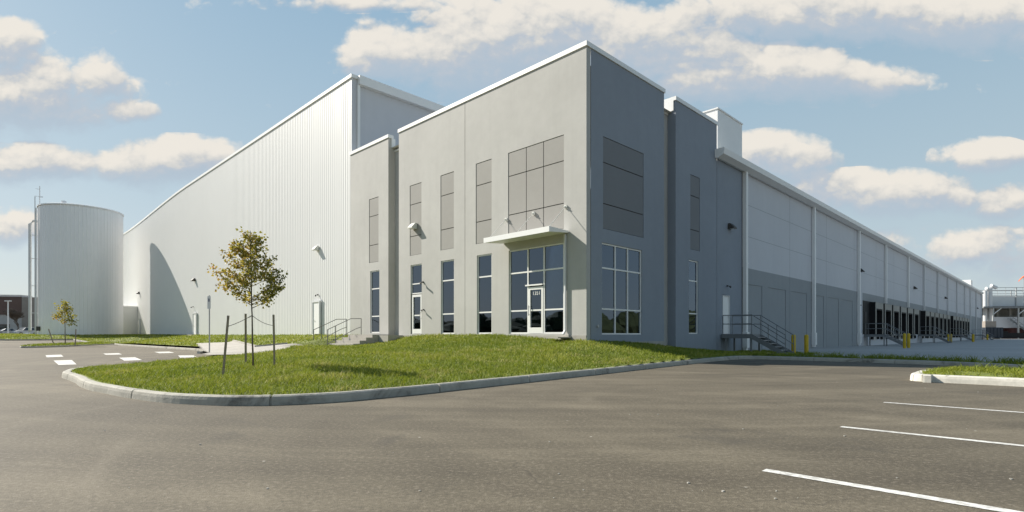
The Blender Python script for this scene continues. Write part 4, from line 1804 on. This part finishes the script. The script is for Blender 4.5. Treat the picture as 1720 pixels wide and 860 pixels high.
o.matrix_world = OB.matrix_world
o.location = (-196, 190, 1.0)
o.rotation_euler = (0, 0, R(8))
tag(o, 'dark clipped hedge in front of the pale wall behind the parked cars', 'hedge')

# ------------------------------------------------------------------ process plant beyond the docks on the right
PX, PY = 128.6, 150.0
PP = thing('process_plant', (PX, PY, 0), 0, 'pale grey process plant with open steel decks and stair beyond the end of the docks', 'plant building')
b = MB()
b.box(3.0, 26, 0, 12, 3.0, 6.0)
b.build('wall', 'wing_light', PP)
b = MB()
b.box(8, 26, -.2, 11.9, -.2, 2.98)
b.build('brick_base', 'red_base', PP)
b = MB()
b.box(-1.5, 27, -2.5, 12, 8.3, 8.75)
b.build('lower_deck', 'steel', PP)
b = MB()
b.box(3.2, 17, 1, 10, 9.0, 11.8)
b.box(17.4, 26, 1, 10, 9.2, 11.6)
b.build('air_cooler', 'trim', PP)
b = MB()
for x in (3.2, 10.2, 17.2, 24.2):
    b.bar((x, .8, 8.7), (x, .8, 14.2), .22)
    b.bar((x, 10, 8.7), (x, 10, 14.2), .22)
for z in (12.0, 13.2, 14.1):
    b.bar((3.2, .8, z), (27, .8, z), .14)
    b.bar((3.2, 10, z), (27, 10, z), .14)
for x in np.arange(5, 26, 2.3):
    b.bar((x, .8, 12.0), (x, .8, 14.1), .06)
b.build('upper_railing', 'galv', PP)
for x in (1.2, 8, 15, 22):
    b = MB()
    b.bar((x, -2.2, 0), (x, -2.2, 8.3), .32)
    b.build('column', 'galv', PP)
for x, s in ((1.2, 1), (8, 1), (15, -1), (22, -1)):
    b = MB()
    b.bar((x, -2.2, 6.6), (x+s*2.2, -2.2, 8.3), .2)
    b.build('brace', 'trim', PP)
b = MB()
for z in (10.2, 11, 12):
    pass
for k in range(9):
    b.box(6.5+k*.72, 7.3+k*.72, -1.6, -.5, 5.4-k*.55, 5.5-k*.55)
b.bar((6.4, -1.6, 5.4), (13.2, -1.6, .3), .12, .35)
b.bar((6.4, -1.6, 6.4), (13.2, -1.6, 1.3), .07)
b.build('stair', 'steel', PP)
b = MB()
for x in (3.5, 6, 9.5, 13, 17, 20):
    b.tube([(x, 2, 6), (x, 2, 8.3)], .35, 10)
b.box(2.6, 26, 4, 11, 6.02, 8.28)
b.build('pump_row', 'dock_pad', PP)
DT = thing('exhaust_duct', (129.4, 150.5, 0), 0, 'tall pale ducts and dark louvre tower between the dock wall and the plant', 'duct')
for x, h in ((.6, 13.8), (2.0, 14.6)):
    b = MB()
    b.tube([(x, 0, 0), (x, 0, h-.6), (x+.3, 0, h), (x+1.6, 0, h-.6)], .5, 10)
    b.build('duct_pipe', 'trim', DT)
b = MB()
b.box(-.4, 3.0, 1.5, 7, 0, 12.2)
b.build('louvre_tower', 'steel', DT)
CT = thing('roll_off_container', (122.0, 141, 0), R(2), 'dark blue roll off container standing before the plant', 'container')
b = MB()
b.box(0, 4.6, 0, 2.5, .35, 3.0)
b.build('body', 'container', CT)
b = MB()
for k in range(5):
    b.box(.2+k*.93, .36+k*.93, -.08, -.004, .4, 2.9)
b.build('side_rib', 'container', CT)
for x in (.6, 4.0):
    b = MB()
    b.tube([(x, .1, .18), (x, 2.4, .18)], .18, 10)
    b.build('roller', 'galv', CT)
b = MB()
b.box(.6, 3.4, .4, 2.2, 2.9, 4.6)
ob = b.build('equipment_crate', 'beige_wall', loc=(121.6, 141, .02))
tag(ob, 'pale crate of equipment on top of the dark container', 'crate')
bag = MB()
bag.box(0, 5.5, 0, 2, 0, 1.3)
bag.box(.3, 1.6, .2, 1.8, 1.3, 1.75)
ob = bag.build('covered_trailer', 'black', loc=(126.8, 141.5, .3))
tag(ob, 'low black covered trailer right of the dark container', 'trailer')
WS = thing('windsock', ((1719.5-860)/F*150, 150, 0), 0, 'orange windsock on a tall thin pole above the process plant', 'windsock')
b = MB()
b.tube([(0, 0, 0), (0, 0, 17.0)], .06, 8, .04)
b.build('pole', 'galv', WS)
b = MB()
rings = [(-.1, 17.0, .26), (-.5, 16.7, .24), (-.95, 16.3, .19), (-1.4, 15.8, .12)]
n = 12
vs = [(x+.7*r_*math.cos(2*math.pi*k/n)*.4, r_*math.sin(2*math.pi*k/n), z+r_*math.cos(2*math.pi*k/n)) for x, z, r_ in rings for k in range(n)]
b.add(vs, [(i*n+k, i*n+(k+1) % n, (i+1)*n+(k+1) % n, (i+1)*n+k) for i in range(3) for k in range(n)])
b.build('sock', 'sock', WS)

# ------------------------------------------------------------------ distant woods all round the site behind the camera (seen in the window glass)
rl = np.random.default_rng(9)
b = MB()
for k in range(620):
    a = R(100+250*rl.random()*1.0)
    a = R(110)+R(320-180+20)*rl.random()+R(0)
    dist = 190+70*rl.random()
    # bearing measured clockwise from the view direction
    th = R(54)+R(236)*rl.random()
    x, y = dist*math.sin(th), dist*math.cos(th)
    r_ = 4+4*rl.random()
    h = 5+6*rl.random()
    vs = []
    m = 7
    for i, (zz, q) in enumerate(((-1, .9), (h*.45, 1.15), (h*.8, .85), (h, .35))):
        vs += [(x+r_*q*math.cos(j*2*math.pi/m+i)*(.8+.4*rl.random()), y+r_*q*math.sin(j*2*math.pi/m+i)*(.8+.4*rl.random()), zz+rl.normal()*.4) for j in range(m)]
    b.add(vs, [(i*m+j, i*m+(j+1) % m, (i+1)*m+(j+1) % m, (i+1)*m+j) for i in range(3) for j in range(m)]+[tuple(range(3*m, 4*m))])
o = b.build('distant_woods', 'woods')
tag(o, 'dark line of distant trees round the site', 'woods', kind='stuff')


# ------------------------------------------------------------------ loose stones on the asphalt
b = MB()
for k in range(75):
    y = 3.6+16*rng.random()**1.6
    x = (rng.random()*1.9-.95)*y
    if in_poly(np.array([x]), np.array([y]), ISLAND)[0] or y > 13 and x > 6:
        continue
    r_ = .004+.008*rng.random()**2
    vs = [(x+r_*math.cos(j*1.05)*(.7+.5*rng.random()), y+r_*math.sin(j*1.05)*(.7+.5*rng.random()), zz) for zz in (0.0, r_*.7) for j in range(6)]
    b.add(vs, [(j, (j+1) % 6, 6+(j+1) % 6, 6+j) for j in range(6)]+[tuple(range(6, 12))])
tag(b.build('gravel', 'base_concrete'), 'small loose stones scattered on the asphalt', 'gravel', kind='stuff')

# ------------------------------------------------------------------ grass
def blades(name, P, hgt, wid, tint, lean, label):
    """one bent blade (two segments, tapered) per root"""
    n_ = len(P)
    th = rng.random(n_)*2*math.pi
    sx_, sy_ = np.cos(th), np.sin(th)
    th2 = rng.random(n_)*2*math.pi
    lx, ly = np.cos(th2)*lean, np.sin(th2)*lean
    V = np.zeros((n_, 5, 3))
    for i, (k, wv) in enumerate(((0, -1), (0, 1), (.55, -.75), (.55, .75), (1, 0))):
        V[:, i, 0] = P[:, 0]+sx_*wid*.5*wv+lx*hgt*k**1.6
        V[:, i, 1] = P[:, 1]+sy_*wid*.5*wv+ly*hgt*k**1.6
        V[:, i, 2] = P[:, 2]-.01+hgt*k*(1-.25*k*lean)
    base = np.arange(n_)*5
    q = np.stack([base, base+1, base+3, base+2], 1)
    t3 = np.stack([base+2, base+3, base+4], 1)
    me_ = bpy.data.meshes.new(name)
    me_.vertices.add(n_*5)
    me_.vertices.foreach_set('co', V.ravel())
    loops = np.concatenate([q.ravel(), t3.ravel()])
    me_.loops.add(len(loops))
    me_.loops.foreach_set('vertex_index', loops)
    me_.polygons.add(2*n_)
    st_ = np.concatenate([np.arange(n_)*4, n_*4+np.arange(n_)*3])
    me_.polygons.foreach_set('loop_start', st_)
    me_.polygons.foreach_set('loop_total', np.concatenate([np.full(n_, 4), np.full(n_, 3)]))
    me_.update()
    at = me_.attributes.new('tint', 'FLOAT', 'POINT')
    at.data.foreach_set('value', np.repeat(np.clip(tint, 0, 1), 5))
    me_.materials.append(M['blade'])
    o_ = bpy.data.objects.new(name, me_)
    COL.objects.link(o_)
    return tag(o_, label, 'grass', kind='stuff')


def value_noise(x, y, sc_, seed):
    r_ = np.random.default_rng(seed)
    G = r_.random((64, 64))
    xi, yi = x/sc_, y/sc_
    x0, y0 = np.floor(xi).astype(int), np.floor(yi).astype(int)
    fx, fy = xi-x0, yi-y0
    fx, fy = fx*fx*(3-2*fx), fy*fy*(3-2*fy)
    g_ = lambda a, c: G[a % 64, c % 64]
    return (g_(x0, y0)*(1-fx)+g_(x0+1, y0)*fx)*(1-fy)+(g_(x0, y0+1)*(1-fx)+g_(x0+1, y0+1)*fx)*fy


def scatter(poly, n_, zf, near_pow=1.5):
    xs = np.array([p[0] for p in poly])
    ys = np.array([p[1] for p in poly])
    out = []
    tot = 0
    while tot < n_:
        x = xs.min()+rng.random(n_*3)*(xs.max()-xs.min())
        y = ys.min()+rng.random(n_*3)*(ys.max()-ys.min())
        k = in_poly(x, y, poly)
        k &= rng.random(len(x)) < np.minimum(1, (9.0/np.maximum(y, 1))**near_pow)
        out.append(np.stack([x[k], y[k]], 1))
        tot += int(k.sum())
    A = np.concatenate(out)[:n_]
    return np.column_stack([A, zf(A[:, 0], A[:, 1])])


def off_kerb(P, kz, d0):
    d, _ = nearest(P[:, 0], P[:, 1], [p for p in kz])
    return P[d > d0]


def not_building(P):
    v_ = ((P[:, 0]-CX)+(P[:, 1]-CY))*Q
    u_ = ((P[:, 1]-CY)-(P[:, 0]-CX))*Q
    return P[~((v_ > -.06) & (u_ > -.06))]


P = not_building(scatter(ISLAND, 150000, island_z, 1.35))
front = resample(FRONT_KERB[: 5*20+1], .12)
dk = np.full(len(P), 1e9)
for p in front:
    dk = np.minimum(dk, np.hypot(P[:, 0]-p[0], P[:, 1]-p[1]))
P = P[dk > .20+.03*rng.random(len(P))]
n1 = value_noise(P[:, 0], P[:, 1], 1.3, 1)
n2 = value_noise(P[:, 0], P[:, 1], .35, 2)
n3 = value_noise(P[:, 0], P[:, 1], 3.2, 5)
dist = P[:, 1]
hg = (.045+.065*rng.random(len(P)))*(.6+.9*n2)*(.8+.45*n1)*(1+.012*np.maximum(0, dist-9))
wd = .0085+.00085*np.maximum(0, dist-6)
tn = .10+.42*n1+.22*n3+.12*n2+rng.normal(size=len(P))*.13
dry = value_noise(P[:, 0], P[:, 1], .9, 12)*.6+value_noise(P[:, 0], P[:, 1], .25, 13)*.4
tn = np.where(rng.random(len(P)) < .025+.45*smooth01((dry-.66)/.14), .86+.14*rng.random(len(P)), tn)
blades('grass', P, hg, wd, tn, .35+.75*rng.random(len(P)), 'bright green rough grass growing on the sloping island before the entrance')

P = not_building(scatter(LEFT, 42000, left_z, .6))
pth = in_poly(P[:, 0], P[:, 1], pw)
P = P[~pth]
dt = np.hypot(P[:, 0]-TANK[0], P[:, 1]-TANK[1])
P = P[dt > 4.6]
n1 = value_noise(P[:, 0], P[:, 1], 2.0, 3)
blades('grass', P, (.06+.08*rng.random(len(P)))*(1+.4*n1), .02+.0006*P[:, 1], .30+.5*n1+rng.normal(size=len(P))*.12, .5+.5*rng.random(len(P)),
       'mown green grass growing between the white wall and the kerb')
P = scatter(FINGER, 2500, finger_z, 0)
blades('grass', P, .08+.1*rng.random(len(P)), np.full(len(P), .05), .35+.35*rng.random(len(P)), .6*np.ones(len(P)), 'thin grass growing on the kerbed strip round the small tree')
P = off_kerb(scatter(RI, 16000, ri_z, 0), rk, .22)
n1 = value_noise(P[:, 0], P[:, 1], .5, 8)
P = P[n1+rng.random(len(P))*.5 > .45]
hg = (.05+.10*rng.random(len(P)))
blades('weeds', P, hg, .011+.004*rng.random(len(P)), .35+.4*rng.random(len(P)), .5+.6*rng.random(len(P)), 'low green weeds growing on the kerbed island between the bays')


def weed_tufts(name, roots, hmax, per, label, wid=.02):
    pts, hs, ts = [], [], []
    for (x, y, z) in roots:
        hh = hmax*(.45+.55*rng.random())
        n_ = int(per*(.6+.8*rng.random()))
        q = rng.normal(size=(n_, 2))*.09
        pts.append(np.column_stack([x+q[:, 0], y+q[:, 1], np.full(n_, z)]))
        hs.append(hh*(.4+.6*rng.random(n_)))
        ts.append(.2+.4*rng.random()+rng.normal(size=n_)*.1)
    P_ = np.concatenate(pts)
    return blades(name, P_, np.concatenate(hs), np.full(len(P_), wid), np.concatenate(ts), .3+.9*rng.random(len(P_)), label)


# weeds on the strip behind the far kerb and at the foot of the stairs
strip = resample([(10.6, 24.75), (12.9, 23.0), (14.55, 21.3), (15.7, 19.4), (16.35, 17.0), (16.5, 13)], .13)
roots = []
for p in strip:
    for k in range(2):
        q = rng.random()
        if value_noise(np.array([p[0]]), np.array([p[1]]), .8, 4)[0]+.35*rng.random() > .42:
            roots.append((p[0]+.15+q*.9, p[1]+.15+q*.9, .10))
weed_tufts('weeds', roots, .42, 22, 'dark tall weeds growing in the strip behind the far kerb', .022)
roots = []
for k in range(150):
    v_ = 9.5+6.5*rng.random()
    n_ = 1.0+3.4*rng.random()
    x, y, _ = WL(v_, -n_)
    roots.append((x, y, .06))
weed_tufts('weeds', roots, .22, 16, 'low dark weeds growing round the foot of the steel stairs', .02)
roots = []
for k in range(26):
    t_ = rng.random()
    roots.append((10.9+t_*3.2+rng.normal()*.15, 13.0-t_*2.9+rng.normal()*.15, .22))
weed_tufts('weeds', roots, .42, 18, 'taller leafy weeds standing on the island between the bays', .024)
roots = []
for k in range(60):
    x, y, _ = WL(-.25-.3*rng.random(), .5+17*rng.random())
    roots.append((x, y, float(island_z(np.array(x), np.array(y)))))
weed_tufts('weeds', roots, .26, 14, 'tufts of taller grass at the foot of the entrance wall', .016)

b = MB()
sp_ = [WL(9.6, -4.9), WL(7.5, -4.2), WL(7.3, -13.0), WL(8.9, -13.0)]
b.quad(*[(p[0], p[1], .09) for p in sp_][::-1])
b.build('soil_strip', 'lawn')['kind'] = 'structure'
